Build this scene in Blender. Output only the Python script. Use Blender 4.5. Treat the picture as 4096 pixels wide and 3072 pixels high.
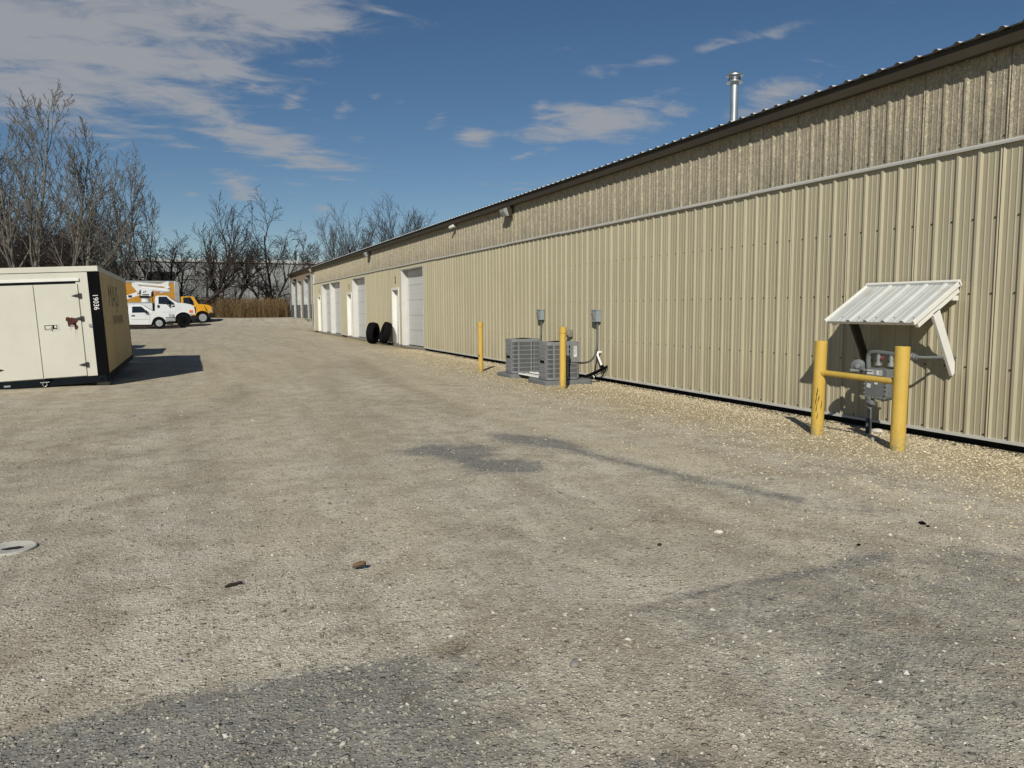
import bpy, bmesh, math, random
import numpy as np
from mathutils import Vector, Matrix, noise
RAD = math.radians
scn = bpy.context.scene
COL = scn.collection
for o in list(bpy.data.objects):
    bpy.data.objects.remove(o)

# ------------------------------------------------------------------ camera
IW, IH, FPX = 4096.0, 3072.0, 3077.0          # photograph size and focal length in its pixels
PITCH, ROLL, YAW = 0.0989, -0.0059, 0.3959
CAMH, WALLX = 1.406, 7.538                     # lens height, plane of the long wall
_cy, _sy, _cp, _sp = math.cos(YAW), math.sin(YAW), math.cos(PITCH), math.sin(PITCH)
FW = Vector((_sy * _cp, _cy * _cp, -_sp))
_r0 = Vector((_cy, -_sy, 0)); _u0 = _r0.cross(FW)
RT = math.cos(ROLL) * _r0 + math.sin(ROLL) * _u0
UP = -math.sin(ROLL) * _r0 + math.cos(ROLL) * _u0
CAM = Vector((0, 0, CAMH))
cd = bpy.data.cameras.new('camera'); cam = bpy.data.objects.new('camera', cd); COL.objects.link(cam)
cd.sensor_width = 36; cd.lens = 36 * FPX / IW; cd.clip_start = 0.05; cd.clip_end = 3000
m = Matrix((RT, UP, -FW)).transposed().to_4x4(); m.translation = CAM
cam.matrix_world = m
scn.camera = cam

def ray(u, v): return FW + RT * ((u - IW / 2) / FPX) - UP * ((v - IH / 2) / FPX)
def onX(u, v, X): q = ray(u, v); return CAM + q * (X / q.x)
def onY(u, v, Y): q = ray(u, v); return CAM + q * (Y / q.y)
def onZ(u, v, z=0.0): q = ray(u, v); return CAM + q * ((z - CAMH) / q.z)

# ------------------------------------------------------------------ sky, sun, exposure
SUN_TRAVEL = Vector((0.80, 1.29, -1.0)).normalized()      # from the shadows of canopy and container
SUN_EL = math.asin(-SUN_TRAVEL.z)
SUN_AZ = math.atan2(-SUN_TRAVEL.x, -SUN_TRAVEL.y)         # clockwise from +Y
world = bpy.data.worlds.new('World'); scn.world = world; world.use_nodes = True
wn, wl = world.node_tree.nodes, world.node_tree.links
wn.clear()

def wmath(op, a, b=None, c=None, clamp=False):
    n = wn.new('ShaderNodeMath'); n.operation = op; n.use_clamp = clamp
    for i, x in enumerate((a, b, c)):
        if x is None: continue
        if isinstance(x, (int, float)): n.inputs[i].default_value = x
        else: wl.new(x, n.inputs[i])
    return n.outputs[0]

def build_world():
    out = wn.new('ShaderNodeOutputWorld'); bg = wn.new('ShaderNodeBackground')
    bg.inputs['Strength'].default_value = SKY_STRENGTH
    sky = wn.new('ShaderNodeTexSky'); sky.sky_type = 'NISHITA'; sky.sun_disc = False
    sky.sun_elevation = SUN_EL; sky.sun_rotation = SUN_AZ
    sky.air_density = 0.9; sky.dust_density = 0.0; sky.ozone_density = 2.4; sky.altitude = 200
    tc = wn.new('ShaderNodeTexCoord'); dirv = tc.outputs['Generated']
    sep = wn.new('ShaderNodeSeparateXYZ'); wl.new(dirv, sep.inputs[0])
    zz = wmath('MAXIMUM', sep.outputs[2], 0.02)
    zz = wmath('ADD', zz, 0.10)
    px, py = wmath('DIVIDE', sep.outputs[0], zz), wmath('DIVIDE', sep.outputs[1], zz)
    cmb = wn.new('ShaderNodeCombineXYZ'); wl.new(px, cmb.inputs[0]); wl.new(py, cmb.inputs[1])
    # wind-drawn streaks: stretch the cloud plane along one horizontal direction
    mp = wn.new('ShaderNodeMapping'); wl.new(cmb.outputs[0], mp.inputs[0])
    mp.inputs['Rotation'].default_value = (0, 0, RAD(28)); mp.inputs['Scale'].default_value = (0.9, 1.4, 1)
    def fbm(scale, detail, rough, vec, dist=0.0):
        n = wn.new('ShaderNodeTexNoise'); n.inputs['Scale'].default_value = scale
        n.inputs['Detail'].default_value = detail; n.inputs['Roughness'].default_value = rough
        n.inputs['Distortion'].default_value = dist
        wl.new(vec, n.inputs['Vector']); return n.outputs[0]
    big = fbm(1.3, 4, 0.55, mp.outputs[0], 0.3)
    small = fbm(5.5, 6, 0.62, mp.outputs[0], 0.5)
    tex = wmath('ADD', wmath('MULTIPLY', big, 0.42), wmath('MULTIPLY', small, 0.58))
    # azimuth and elevation, so that each cloud bank sits at its own compass direction
    hd = math.atan2(FW.x, FW.y)
    rx = wmath('SUBTRACT', wmath('MULTIPLY', sep.outputs[0], math.cos(hd)), wmath('MULTIPLY', sep.outputs[1], math.sin(hd)))
    ry = wmath('ADD', wmath('MULTIPLY', sep.outputs[0], math.sin(hd)), wmath('MULTIPLY', sep.outputs[1], math.cos(hd)))
    ae = wn.new('ShaderNodeCombineXYZ')
    wl.new(wmath('ARCTAN2', rx, ry), ae.inputs[0]); wl.new(wmath('ARCSINE', sep.outputs[2]), ae.inputs[1])
    cover = None
    for (u, v, ru, rv, tilt, s) in CLOUDS:
        c = ray(u, v).normalized(); az = math.atan2(c.x, c.y) - hd; el = math.asin(c.z)
        q = wn.new('ShaderNodeMapping'); q.vector_type = 'TEXTURE'; wl.new(ae.outputs[0], q.inputs[0])
        q.inputs['Location'].default_value = (az, el, 0); q.inputs['Rotation'].default_value = (0, 0, tilt)
        q.inputs['Scale'].default_value = (1.75 * ru / FPX, 1.75 * rv / FPX, 1)
        gt = wn.new('ShaderNodeTexGradient'); gt.gradient_type = 'SPHERICAL'; wl.new(q.outputs[0], gt.inputs[0])
        g = wmath('MULTIPLY', gt.outputs['Fac'], s)
        cover = g if cover is None else wmath('MAXIMUM', cover, g)
    # a few loose clouds everywhere else as well
    gen = wmath('MULTIPLY', wmath('SUBTRACT', fbm(0.55, 2, 0.5, cmb.outputs[0]), 0.54), 1.6)
    cover = wmath('MAXIMUM', cover, gen)
    den = wmath('ADD', wmath('MULTIPLY', wmath('SUBTRACT', tex, 0.5), 3.3), wmath('SUBTRACT', wmath('MULTIPLY', cover, 1.5), 0.42))
    den = wmath('MULTIPLY', den, 1.25, clamp=True)
    sm = wmath('MULTIPLY', den, wmath('MULTIPLY', den, wmath('SUBTRACT', 3.0, wmath('MULTIPLY', den, 2.0))))
    sm = wmath('MULTIPLY', sm, 0.88)
    mix = wn.new('ShaderNodeMixRGB'); wl.new(sm, mix.inputs[0])
    hsv = wn.new('ShaderNodeHueSaturation'); wl.new(sky.outputs[0], hsv.inputs['Color'])
    hsv.inputs['Saturation'].default_value = SKY_SAT; hsv.inputs['Value'].default_value = 1.0
    wl.new(hsv.outputs[0], mix.inputs[1]); mix.inputs[2].default_value = CLOUD_COL
    wl.new(mix.outputs[0], bg.inputs[0]); wl.new(bg.outputs[0], out.inputs[0])

SKY_STRENGTH = 0.051
SKY_SAT = 1.14
CLOUD_COL = (6.2, 6.4, 6.8, 1)
CLOUDS = [  # centre u, v and half sizes in photograph pixels (a direction each), tilt, weight
    (100, 120, 720, 270, -0.06, 1.0), (120, 340, 520, 130, 0.0, 0.85), (560, 340, 420, 110, -0.22, 0.85), (520, 190, 330, 130, -0.1, 0.8), (1050, 40, 460, 95, -0.05, 0.85), (850, 290, 190, 62, 0.30, 0.9),
    (1010, 345, 60, 30, 0.3, 0.6), (1080, 570, 330, 70, -0.22, 0.85), (960, 755, 90, 50, -0.5, 0.85), (1190, 760, 80, 30, 0.0, 0.5),
    (2400, 480, 300, 75, 0.08, 0.9), (1890, 545, 100, 45, 0.0, 0.75), (3130, 365, 210, 75, 0.2, 0.72),
    (2180, 740, 240, 45, 0.05, 0.5), (1300, 845, 60, 25, 0.0, 0.5), (2900, 180, 1100, 30, 0.14, 0.42), (2100, 620, 260, 14, 0.33, 0.42), (1180, 390, 80, 40, 0.5, 0.62), (1370, 445, 60, 40, 0.5, 0.5), (1420, 565, 60, 30, 0.2, 0.55), (1730, 510, 70, 50, 0.3, 0.55),
    (1760, 470, 70, 35, 0.3, 0.5), (1590, 415, 60, 25, 0.5, 0.5), (1500, 390, 50, 25, 0.4, 0.5), (700, 555, 160, 35, -0.1, 0.5), (770, 780, 50, 22, 0.0, 0.55), (3250, 330, 120, 60, 0.3, 0.6), (2160, 430, 60, 40, 0.4, 0.55)]
build_world()
world.cycles.sampling_method = 'MANUAL'; world.cycles.sample_map_resolution = 128

sd = bpy.data.lights.new('sun', 'SUN'); sd.energy = 4.1; sd.angle = RAD(0.53); sd.color = (1.0, 0.955, 0.84)
sun = bpy.data.objects.new('sun', sd); COL.objects.link(sun)
sun.rotation_euler = SUN_TRAVEL.to_track_quat('-Z', 'Y').to_euler(); sun.location = (-30, -40, 40)
vs = scn.view_settings
vs.view_transform = 'Standard'; vs.look = 'None'; vs.gamma = 1.0; vs.exposure = 0.1; vs.use_curve_mapping = False

# ------------------------------------------------------------------ materials
def S(r, g, b):
    def l(c):
        c /= 255.0
        return c / 12.92 if c <= 0.04045 else ((c + 0.055) / 1.055) ** 2.4
    return (l(r), l(g), l(b))

class NT:
    """small helper around one material's node tree"""
    def __init__(self, name):
        self.m = bpy.data.materials.new(name); self.m.use_nodes = True
        self.n, self.l = self.m.node_tree.nodes, self.m.node_tree.links
        self.b = self.n['Principled BSDF']
        self.pos = self.n.new('ShaderNodeNewGeometry').outputs['Position']
    def inp(self, sock, x):
        if x is None: return
        if isinstance(x, (int, float)): sock.default_value = x
        elif isinstance(x, (tuple, list)): sock.default_value = (*x, 1) if len(x) == 3 and sock.type == 'RGBA' else x
        else: self.l.new(x, sock)
    def math(self, op, a, b=None, clamp=False):
        n = self.n.new('ShaderNodeMath'); n.operation = op; n.use_clamp = clamp
        self.inp(n.inputs[0], a); self.inp(n.inputs[1], b); return n.outputs[0]
    def scale(self, sx, sy, sz, vec=None):
        n = self.n.new('ShaderNodeVectorMath'); n.operation = 'MULTIPLY'
        self.l.new(vec or self.pos, n.inputs[0]); n.inputs[1].default_value = (sx, sy, sz); return n.outputs[0]
    def noise(self, sc, det=4, rough=.55, vec=None, dist=0):
        n = self.n.new('ShaderNodeTexNoise'); n.inputs['Scale'].default_value = sc; n.inputs['Detail'].default_value = det
        n.inputs['Roughness'].default_value = rough; n.inputs['Distortion'].default_value = dist
        self.l.new(vec or self.pos, n.inputs['Vector']); return n.outputs[0]
    def voro(self, sc, feat='F1', out='Distance', vec=None):
        n = self.n.new('ShaderNodeTexVoronoi'); n.inputs['Scale'].default_value = sc; n.feature = feat
        self.l.new(vec or self.pos, n.inputs['Vector']); return n.outputs[out]
    def ramp(self, f, a, b, lo=0.0, hi=1.0):
        n = self.n.new('ShaderNodeMapRange'); n.clamp = True
        self.inp(n.inputs[0], f)
        for i, x in enumerate((a, b, lo, hi)): n.inputs[i + 1].default_value = x
        return n.outputs[0]
    def mix(self, f, a, b, mode='MIX'):
        n = self.n.new('ShaderNodeMixRGB'); n.blend_type = mode
        self.inp(n.inputs[0], f); self.inp(n.inputs[1], a); self.inp(n.inputs[2], b); return n.outputs[0]
    def bump(self, hgt, dist, strength=1.0):
        n = self.n.new('ShaderNodeBump'); n.inputs['Distance'].default_value = dist; n.inputs['Strength'].default_value = strength
        self.l.new(hgt, n.inputs['Height']); self.l.new(n.outputs[0], self.b.inputs['Normal']); return n.outputs[0]
    def island(self):
        g = self.n.new('ShaderNodeNewGeometry'); return g.outputs['Random Per Island']
    def objrand(self):
        g = self.n.new('ShaderNodeObjectInfo'); return g.outputs['Random']
    def done(self, col=None, rough=.6, metal=0.0, spec=None):
        self.inp(self.b.inputs['Base Color'], col); self.inp(self.b.inputs['Roughness'], rough)
        self.inp(self.b.inputs['Metallic'], metal)
        if spec is not None: self.b.inputs['Specular IOR Level'].default_value = spec
        return self.m

def simple(name, col, rough=.6, metal=0.0, var=.25, vs_=3.0, bump=0.0, bs=60.0, dirt=None, dirt_amt=.4, spec=None):
    t = NT(name)
    n1 = t.noise(vs_, 5, .6)
    dark = tuple(c * (1 - var) for c in col); light = tuple(min(1, c * (1 + var * .5)) for c in col)
    c = t.mix(t.ramp(n1, .3, .7), dark, light)
    if dirt:
        c = t.mix(t.math('MULTIPLY', t.ramp(t.noise(vs_ * 2.7, 6, .7), .5, .75), dirt_amt), c, dirt)
    if bump: t.bump(t.noise(bs, 4, .6), bump)
    return t.done(c, t.ramp(n1, .2, .8, max(0.03, rough - .08), min(1, rough + .08)), metal, spec)

M = {}
def beige_panel():
    t = NT('beige_panel_paint')
    c = t.mix(t.ramp(t.noise(.8, 4), .3, .7), (.39, .35, .24), (.425, .38, .265))
    c = t.mix(t.math('MULTIPLY', t.objrand(), .28), c, (.34, .305, .22))
    streak = t.noise(1.0, 5, .6, t.scale(1, 14, .5))
    c = t.mix(t.math('MULTIPLY', t.ramp(streak, .55, .8), .16), c, (.25, .19, .12))
    # brown water marks and splash dirt low down
    sep = t.n.new('ShaderNodeSeparateXYZ'); t.l.new(t.pos, sep.inputs[0])
    low = t.ramp(sep.outputs[2], .9, .05)
    c = t.mix(t.math('MULTIPLY', t.math('MULTIPLY', low, t.ramp(t.noise(1.0, 6, .65, t.scale(1, 9, 1.2)), .42, .75)), .35), c, (.22, .16, .09))
    t.bump(t.noise(1.6, 3, .5, t.scale(1, 1.6, .8)), .02, .6)
    return t.done(c, .42, 0, .4)
def weathered_panel():
    t = NT('flaked_panel_paint')
    sep = t.n.new('ShaderNodeSeparateXYZ'); t.l.new(t.pos, sep.inputs[0])
    v = t.scale(1, 26, 12)
    n1 = t.noise(1.0, 5, .7, v, .6)
    base = t.mix(t.ramp(t.noise(.7, 4, .6), .3, .7), (.345, .298, .205), (.40, .348, .25))
    c = t.mix(t.ramp(n1, .42, .62), base, (.235, .208, .16))
    fl = t.noise(1.0, 3, .65, t.scale(1, 120, 55), 1.2)
    c = t.mix(t.ramp(fl, .565, .625), c, (.62, .56, .43))
    c = t.mix(t.math('MULTIPLY', t.ramp(fl, .45, .36), .5), c, (.13, .112, .085))
    # grime gathered above the flashing, in tongues
    g = t.math('ADD', t.ramp(sep.outputs[2], 3.75, 3.05), t.ramp(t.noise(1.0, 5, .6, t.scale(1, 5, .8)), .35, .75, -.45, .35))
    c = t.mix(t.math('MULTIPLY', t.ramp(g, .35, 1.1), .5), c, (.14, .125, .10))
    t.bump(fl, .006, .8)
    return t.done(c, t.ramp(fl, .4, .65, .85, .55), 0, .3)
def ground_mat():
    t = NT('compacted_gravel')
    a = t.n.new('ShaderNodeVertexColor'); a.layer_name = 'mask'
    sp = t.n.new('ShaderNodeSeparateColor'); t.l.new(a.outputs['Color'], sp.inputs[0])
    dark, tan, brown = sp.outputs[0], sp.outputs[1], sp.outputs[2]
    big = t.noise(.4, 4, .6); mid = t.noise(3.2, 5, .68); fine = t.noise(46, 2, .7)
    # wheel-worn streaks along the lane
    rot = t.n.new('ShaderNodeMapping'); t.l.new(t.pos, rot.inputs[0]); rot.inputs['Rotation'].default_value = (0, 0, RAD(-9)); rot.inputs['Scale'].default_value = (2.3, .16, 1)
    trk = t.noise(1.0, 5, .62, rot.outputs[0], .4)
    c = t.mix(t.ramp(big, .35, .65), (.54, .49, .385), (.65, .60, .495))
    c = t.mix(t.math('MULTIPLY', t.ramp(trk, .46, .62), .6), c, (.40, .355, .28))
    c = t.mix(t.math('MULTIPLY', t.ramp(trk, .44, .30), .5), c, (.66, .60, .48))
    c = t.mix(t.math('MULTIPLY', t.ramp(mid, .47, .62), .6), c, (.36, .31, .235))
    c = t.mix(t.math('MULTIPLY', t.ramp(mid, .44, .32), .45), c, (.68, .635, .54))
    pat = t.noise(1.1, 5, .7, None, .8)
    c = t.mix(t.math('MULTIPLY', t.ramp(pat, .54, .64), .5), c, (.33, .275, .20))
    c = t.mix(t.math('MULTIPLY', t.ramp(pat, .42, .34), .4), c, (.66, .62, .535))
    tanc = t.mix(t.ramp(mid, .35, .7), (.64, .535, .345), (.50, .41, .255))
    c = t.mix(tan, c, tanc)
    c = t.mix(t.math('MULTIPLY', a.outputs['Alpha'], .75), c, t.mix(t.ramp(mid, .3, .7), (.66, .58, .42), (.56, .48, .34)))
    asph = t.mix(t.ramp(mid, .3, .7), (.33, .318, .285), (.215, .207, .188))
    edge = t.math('ADD', dark, t.ramp(t.noise(11, 5, .75), .3, .7, -.30, .30))
    c = t.mix(t.math('MULTIPLY', t.math('MULTIPLY', t.ramp(edge, .18, .62), t.ramp(dark, 0, .05)), t.ramp(dark, .1, .7, .55, 1.0)), c, asph)
    c = t.mix(brown, c, (.115, .08, .045))
    # single stones pressed into the fines, shade in the gaps between them painted as darker colour
    v1 = t.n.new('ShaderNodeTexVoronoi'); v1.inputs['Scale'].default_value = 72; t.l.new(t.pos, v1.inputs['Vector'])
    cs = t.n.new('ShaderNodeSeparateColor'); t.l.new(v1.outputs['Color'], cs.inputs[0]); dist = v1.outputs['Distance']
    keep = t.math('MAXIMUM', t.ramp(cs.outputs[0], .30, .50), tan)
    peb = t.math('MULTIPLY', t.ramp(dist, .50, .30), keep)
    tone = t.ramp(cs.outputs[1], 0, 1, .42, 1.75)
    c = t.mix(t.math('MULTIPLY', peb, .9), c, t.mix(1.0, c, tone, 'MULTIPLY'))
    gap = t.math('MULTIPLY', t.ramp(dist, .42, .62), t.ramp(tan, .4, 1, .3, .75))
    c = t.mix(gap, c, t.mix(1.0, c, (.36, .33, .29), 'MULTIPLY'))
    v2 = t.n.new('ShaderNodeTexVoronoi'); v2.inputs['Scale'].default_value = 27; t.l.new(t.pos, v2.inputs['Vector'])
    c2 = t.n.new('ShaderNodeSeparateColor'); t.l.new(v2.outputs['Color'], c2.inputs[0])
    peb2 = t.math('MULTIPLY', t.ramp(v2.outputs['Distance'], .36, .25), t.ramp(c2.outputs[0], .66, .76))
    c = t.mix(t.math('MULTIPLY', peb2, .8), c, t.mix(1.0, c, t.ramp(c2.outputs[1], 0, 1, .4, 1.7), 'MULTIPLY'))
    c = t.mix(t.math('MULTIPLY', t.ramp(fine, .50, .72), .5), c, t.mix(1.0, c, (.48, .45, .41), 'MULTIPLY'))
    h = t.math('ADD', t.math('MULTIPLY', peb, .6), t.math('ADD', t.math('MULTIPLY', fine, .7), t.math('MULTIPLY', peb2, 1.0)))
    h = t.math('ADD', h, t.math('MULTIPLY', mid, 1.2))
    t.bump(h, .010, 1.0)
    return t.done(c, .93, 0, .25)
def stone_mat(name, a, b, cwhite):
    t = NT(name); r = t.island()
    c = t.mix(r, a, b)
    c = t.mix(t.ramp(r, .955, .97), c, cwhite)
    c = t.mix(t.math('MULTIPLY', t.ramp(t.noise(120, 3), .4, .7), .3), c, tuple(x * .5 for x in a))
    return t.done(c, .9, 0, .25)
def bark(name, a, b):
    t = NT(name)
    c = t.mix(t.ramp(t.noise(3.0, 5, .7, t.scale(3, 3, 1)), .3, .7), a, b)
    return t.done(c, .95, 0, .15)
def yellow_paint():
    t = NT('bollard_yellow')
    c = t.mix(t.ramp(t.noise(3, 5, .6, t.scale(1.5, 1.5, .8)), .3, .7), (.52, .335, .06), (.57, .39, .085))
    c = t.mix(t.math('MULTIPLY', t.ramp(t.noise(7, 6, .7, t.scale(1, 1, .35)), .54, .74), .6), c, (.30, .185, .05))
    c = t.mix(t.ramp(t.noise(16, 5, .7), .68, .72), c, (.12, .075, .04))
    sep = t.n.new('ShaderNodeSeparateXYZ'); t.l.new(t.pos, sep.inputs[0])
    c = t.mix(t.math('MULTIPLY', t.ramp(sep.outputs[2], .16, .0), t.ramp(t.noise(22, 5, .7), .4, .6)), c, (.20, .19, .12))
    t.bump(t.noise(30, 4), .004, .4)
    return t.done(c, .5, 0, .4)
def container_side():
    t = NT('stained_tan_side')
    c = t.mix(t.ramp(t.noise(1.1, 5, .6), .3, .7), (.50, .36, .125), (.60, .44, .175))
    st = t.noise(1.0, 6, .65, t.scale(1, 5, .35))
    c = t.mix(t.math('MULTIPLY', t.ramp(st, .5, .8), .5), c, (.17, .115, .045))
    return t.done(c, .62)
M['beige'] = beige_panel(); M['weathered'] = weathered_panel(); M['ground'] = ground_mat()
M['stone_grey'] = stone_mat('loose_grey_stones', (.14, .125, .102), (.50, .46, .385), (.64, .61, .54))
M['stone_tan'] = stone_mat('loose_tan_stones', (.38, .31, .20), (.72, .625, .45), (.82, .76, .62))
M['yellow'] = yellow_paint(); M['cside'] = container_side()
M['galv'] = simple('galvanised_trim', (.50, .49, .455), .5, 0, .12, 2)
M['brown'] = simple('brown_fascia', (.050, .041, .028), .55, 0, .15, 1, spec=.2)
M['white'] = simple('white_paint', (.72, .71, .67), .45, 0, .06, 2, dirt=(.5, .46, .38), dirt_amt=.25)
M['doorwhite'] = simple('white_door_skin', (.55, .545, .525), .5, 0, .05, 1.2, dirt=(.42, .39, .33), dirt_amt=.25)
M['roofwhite'] = simple('white_roof_sheet', (.62, .62, .62), .45, 0, .08, 2)
M['dark'] = simple('dark_gap', (.012, .012, .012), .9, 0, .2)
M['concrete'] = simple('old_concrete', (.24, .225, .19), .9, 0, .3, 6, bump=.006, bs=50, dirt=(.10, .095, .07))
M['black'] = simple('black_paint', (.005, .005, .006), .7, 0, .3, 3, spec=.03)
M['cwhite'] = simple('container_white', (.56, .545, .47), .5, 0, .05, 1.5, dirt=(.47, .44, .36), dirt_amt=.3)
M['rust'] = simple('rust', (.075, .022, .012), .95, 0, .5, 14, bump=.003)
M['rubber'] = simple('tyre_rubber', (.008, .008, .008), .9, 0, .3, 20, bump=.002, bs=120, spec=.08)
M['hvac'] = simple('hvac_grey_paint', (.20, .205, .21), .5, 0, .08, 3)
M['hvacdark'] = simple('hvac_coil_dark', (.012, .012, .013), .8, 0, .3, 40, spec=.1)
M['elec'] = simple('electrical_box_grey', (.26, .30, .31), .5, 0, .1, 5)
M['conduit'] = simple('grey_conduit', (.10, .105, .105), .55, 0, .2, 8)
M['meter'] = simple('meter_grey_paint', (.14, .15, .15), .5, 0, .15, 8)
M['pvc'] = simple('white_pvc', (.80, .79, .74), .4, 0, .05, 4)
M['silver'] = simple('stainless_flue', (.45, .48, .48), .42, .85, .08, 3)
M['glass'] = simple('dark_window_glass', (.012, .016, .020), .06, 0, .1)
M['lens'] = simple('clear_lens', (.30, .31, .31), .2, 0, .1)
M['carwhite'] = simple('white_vehicle_paint', (.60, .61, .62), .3, 0, .04, 1)
M['truckyellow'] = simple('yellow_vehicle_paint', (.60, .30, .012), .35, 0, .06, 1)
M['boxorange'] = simple('orange_box_panel', (.40, .185, .006), .55, 0, .12, .7)
M['chrome'] = simple('bright_rim_metal', (.66, .67, .68), .28, .85, .08, 8)
M['plastic'] = simple('black_plastic', (.010, .010, .011), .65, 0, .2, 6, spec=.2)
M['orange'] = simple('orange_lamp', (.65, .13, .01), .3, 0, .1)
M['alu'] = simple('dull_aluminium', (.33, .34, .34), .45, .5, .15, 2)
M['tangarage'] = simple('grey_white_door', (.42, .44, .44), .5)
M['tanwall'] = simple('tan_stucco', (.27, .20, .135), .85, 0, .1, 1.5, bump=.003)
M['farwhite'] = simple('pale_warehouse_sheet', (.23, .24, .24), .7, 0, .15, .4, dirt=(.14, .14, .135), dirt_amt=.4)
M['paleroof'] = simple('pale_parapet', (.42, .43, .43), .6, 0, .15, .5)
M['greybollard'] = simple('grey_bollard', (.05, .054, .056), .75, 0, .15, 3)
M['leaf'] = simple('dead_leaf_brown', (.15, .095, .055), .8, 0, .2, 40)
M['stick'] = simple('dark_wet_wood', (.022, .016, .013), .85, 0, .3, 60, bump=.003)
M['lid'] = simple('weathered_lid', (.52, .50, .44), .8, 0, .15, 9, bump=.003, dirt=(.22, .21, .18))
M['red'] = simple('red_plastic', (.16, .03, .03), .7)
M['label'] = simple('paper_label', (.72, .72, .70), .6)
M['ink'] = simple('printed_ink', (.03, .03, .03), .7)
M['faded'] = simple('faded_lettering', (.15, .11, .055), .75, 0, .35, 5)
M['bark_pale'] = bark('pale_grey_bark', (.10, .092, .08), (.19, .175, .15))
M['bark_dark'] = bark('dark_bark', (.028, .023, .020), (.068, .057, .049))
M['bark_mid'] = bark('brown_grey_bark', (.04, .034, .029), (.085, .072, .06))
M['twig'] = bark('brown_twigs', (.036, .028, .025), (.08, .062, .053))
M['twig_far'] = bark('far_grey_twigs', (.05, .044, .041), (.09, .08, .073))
def reed_mat():
    t = NT('dry_reeds'); r = t.island()
    c = t.mix(r, (.11, .07, .034), (.30, .21, .108)); return t.done(c, .9, 0, .2)
M['reed'] = reed_mat()
M['moss'] = simple('dark_moss', (.035, .045, .015), .95, 0, .4, 20, bump=.01)
M['woodchip'] = simple('rusty_scrap', (.075, .03, .02), .9, 0, .5, 4)

# ------------------------------------------------------------------ mesh helpers
WOFF = {}
class MB:
    def __init__(self): self.v = []; self.f = []
    def add(self, vs, fs):
        b = len(self.v); self.v += [tuple(v) for v in vs]; self.f += [tuple(i + b for i in f) for f in fs]; return self
    def box(self, x0, x1, y0, y1, z0, z1):
        return self.add([(x, y, z) for x in (x0, x1) for y in (y0, y1) for z in (z0, z1)],
                        [(0, 1, 3, 2), (4, 6, 7, 5), (0, 4, 5, 1), (2, 3, 7, 6), (0, 2, 6, 4), (1, 5, 7, 3)])
    def obox(self, c, ax, ay, az):      # centre and half-axis vectors
        c, ax, ay, az = Vector(c), Vector(ax), Vector(ay), Vector(az)
        vs = [c + ax * i + ay * j + az * k for i in (-1, 1) for j in (-1, 1) for k in (-1, 1)]
        return self.add(vs, [(0, 1, 3, 2), (4, 6, 7, 5), (0, 4, 5, 1), (2, 3, 7, 6), (0, 2, 6, 4), (1, 5, 7, 3)])
    def prism(self, poly, fa, fb):      # poly 2-D, fa/fb map a 2-D point to the near / far 3-D point
        n = len(poly); a = [fa(*p) for p in poly]; b = [fb(*p) for p in poly]
        fs = [tuple(range(n)), tuple(range(2 * n - 1, n - 1, -1))] + [(i, i + n, (i + 1) % n + n, (i + 1) % n) for i in range(n)]
        return self.add(a + b, fs)
    def tube(self, path, r, n=8, caps=True, close=False):
        P = [Vector(p) for p in path]; k = len(P); rs = r if isinstance(r, (list, tuple)) else [r] * k
        d0 = (P[1] - P[0]).normalized(); ref = Vector((0, 0, 1)) if abs(d0.z) < .9 else Vector((1, 0, 0))
        side = d0.cross(ref).normalized(); vs = []
        for i in range(k):
            d = (P[min(i + 1, k - 1)] - P[max(i - 1, 0)]).normalized()
            side = (side - d * side.dot(d)); side = side.normalized() if side.length > 1e-6 else d.orthogonal().normalized()
            up = d.cross(side)
            for j in range(n):
                a = 2 * math.pi * j / n; vs.append(P[i] + (side * math.cos(a) + up * math.sin(a)) * rs[i])
        fs = [(i * n + j, i * n + (j + 1) % n, (i + 1) * n + (j + 1) % n, (i + 1) * n + j) for i in range(k - 1) for j in range(n)]
        if caps: fs += [tuple(range(n - 1, -1, -1)), tuple(range((k - 1) * n, k * n))]
        return self.add(vs, fs)
    def lathe(self, prof, c, axis=(0, 0, 1), n=24, closed=False):
        c = Vector(c); ax = Vector(axis).normalized(); e1 = ax.orthogonal().normalized(); e2 = ax.cross(e1)
        k = len(prof); vs = []
        for (r, z) in prof:
            for j in range(n):
                a = 2 * math.pi * j / n; vs.append(c + ax * z + (e1 * math.cos(a) + e2 * math.sin(a)) * r)
        rng = range(k) if closed else range(k - 1)
        fs = [(i * n + j, i * n + (j + 1) % n, ((i + 1) % k) * n + (j + 1) % n, ((i + 1) % k) * n + j) for i in rng for j in range(n)]
        if not closed:
            if prof[0][0] > 1e-6: fs.append(tuple(range(n - 1, -1, -1)))
            if prof[-1][0] > 1e-6: fs.append(tuple(range((k - 1) * n, k * n)))
        return self.add(vs, fs)
    def build(self, name, mat, parent=None, smooth=False, bevel=0.0, loc=None, ang=35, fix=True):
        off = Vector(WOFF.get(parent.name, (0, 0, 0))) if parent else Vector(loc or (0, 0, 0))
        me = bpy.data.meshes.new(name)
        me.from_pydata([tuple(Vector(v) - off) for v in self.v], [], self.f)
        if fix:
            bm = bmesh.new(); bm.from_mesh(me); bmesh.ops.recalc_face_normals(bm, faces=bm.faces); bm.to_mesh(me); bm.free()
        me.materials.append(M[mat])
        if smooth:
            for p in me.polygons: p.use_smooth = True
            me.set_sharp_from_angle(angle=RAD(ang))
        o = bpy.data.objects.new(name, me); COL.objects.link(o)
        if parent: o.parent = parent; WOFF[o.name] = tuple(off)
        elif loc: o.location = loc; WOFF[o.name] = tuple(off)
        if bevel:
            b = o.modifiers.new('bevel', 'BEVEL'); b.width = bevel; b.segments = 2; b.limit_method = 'ANGLE'; b.angle_limit = RAD(40)
        return o

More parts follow.
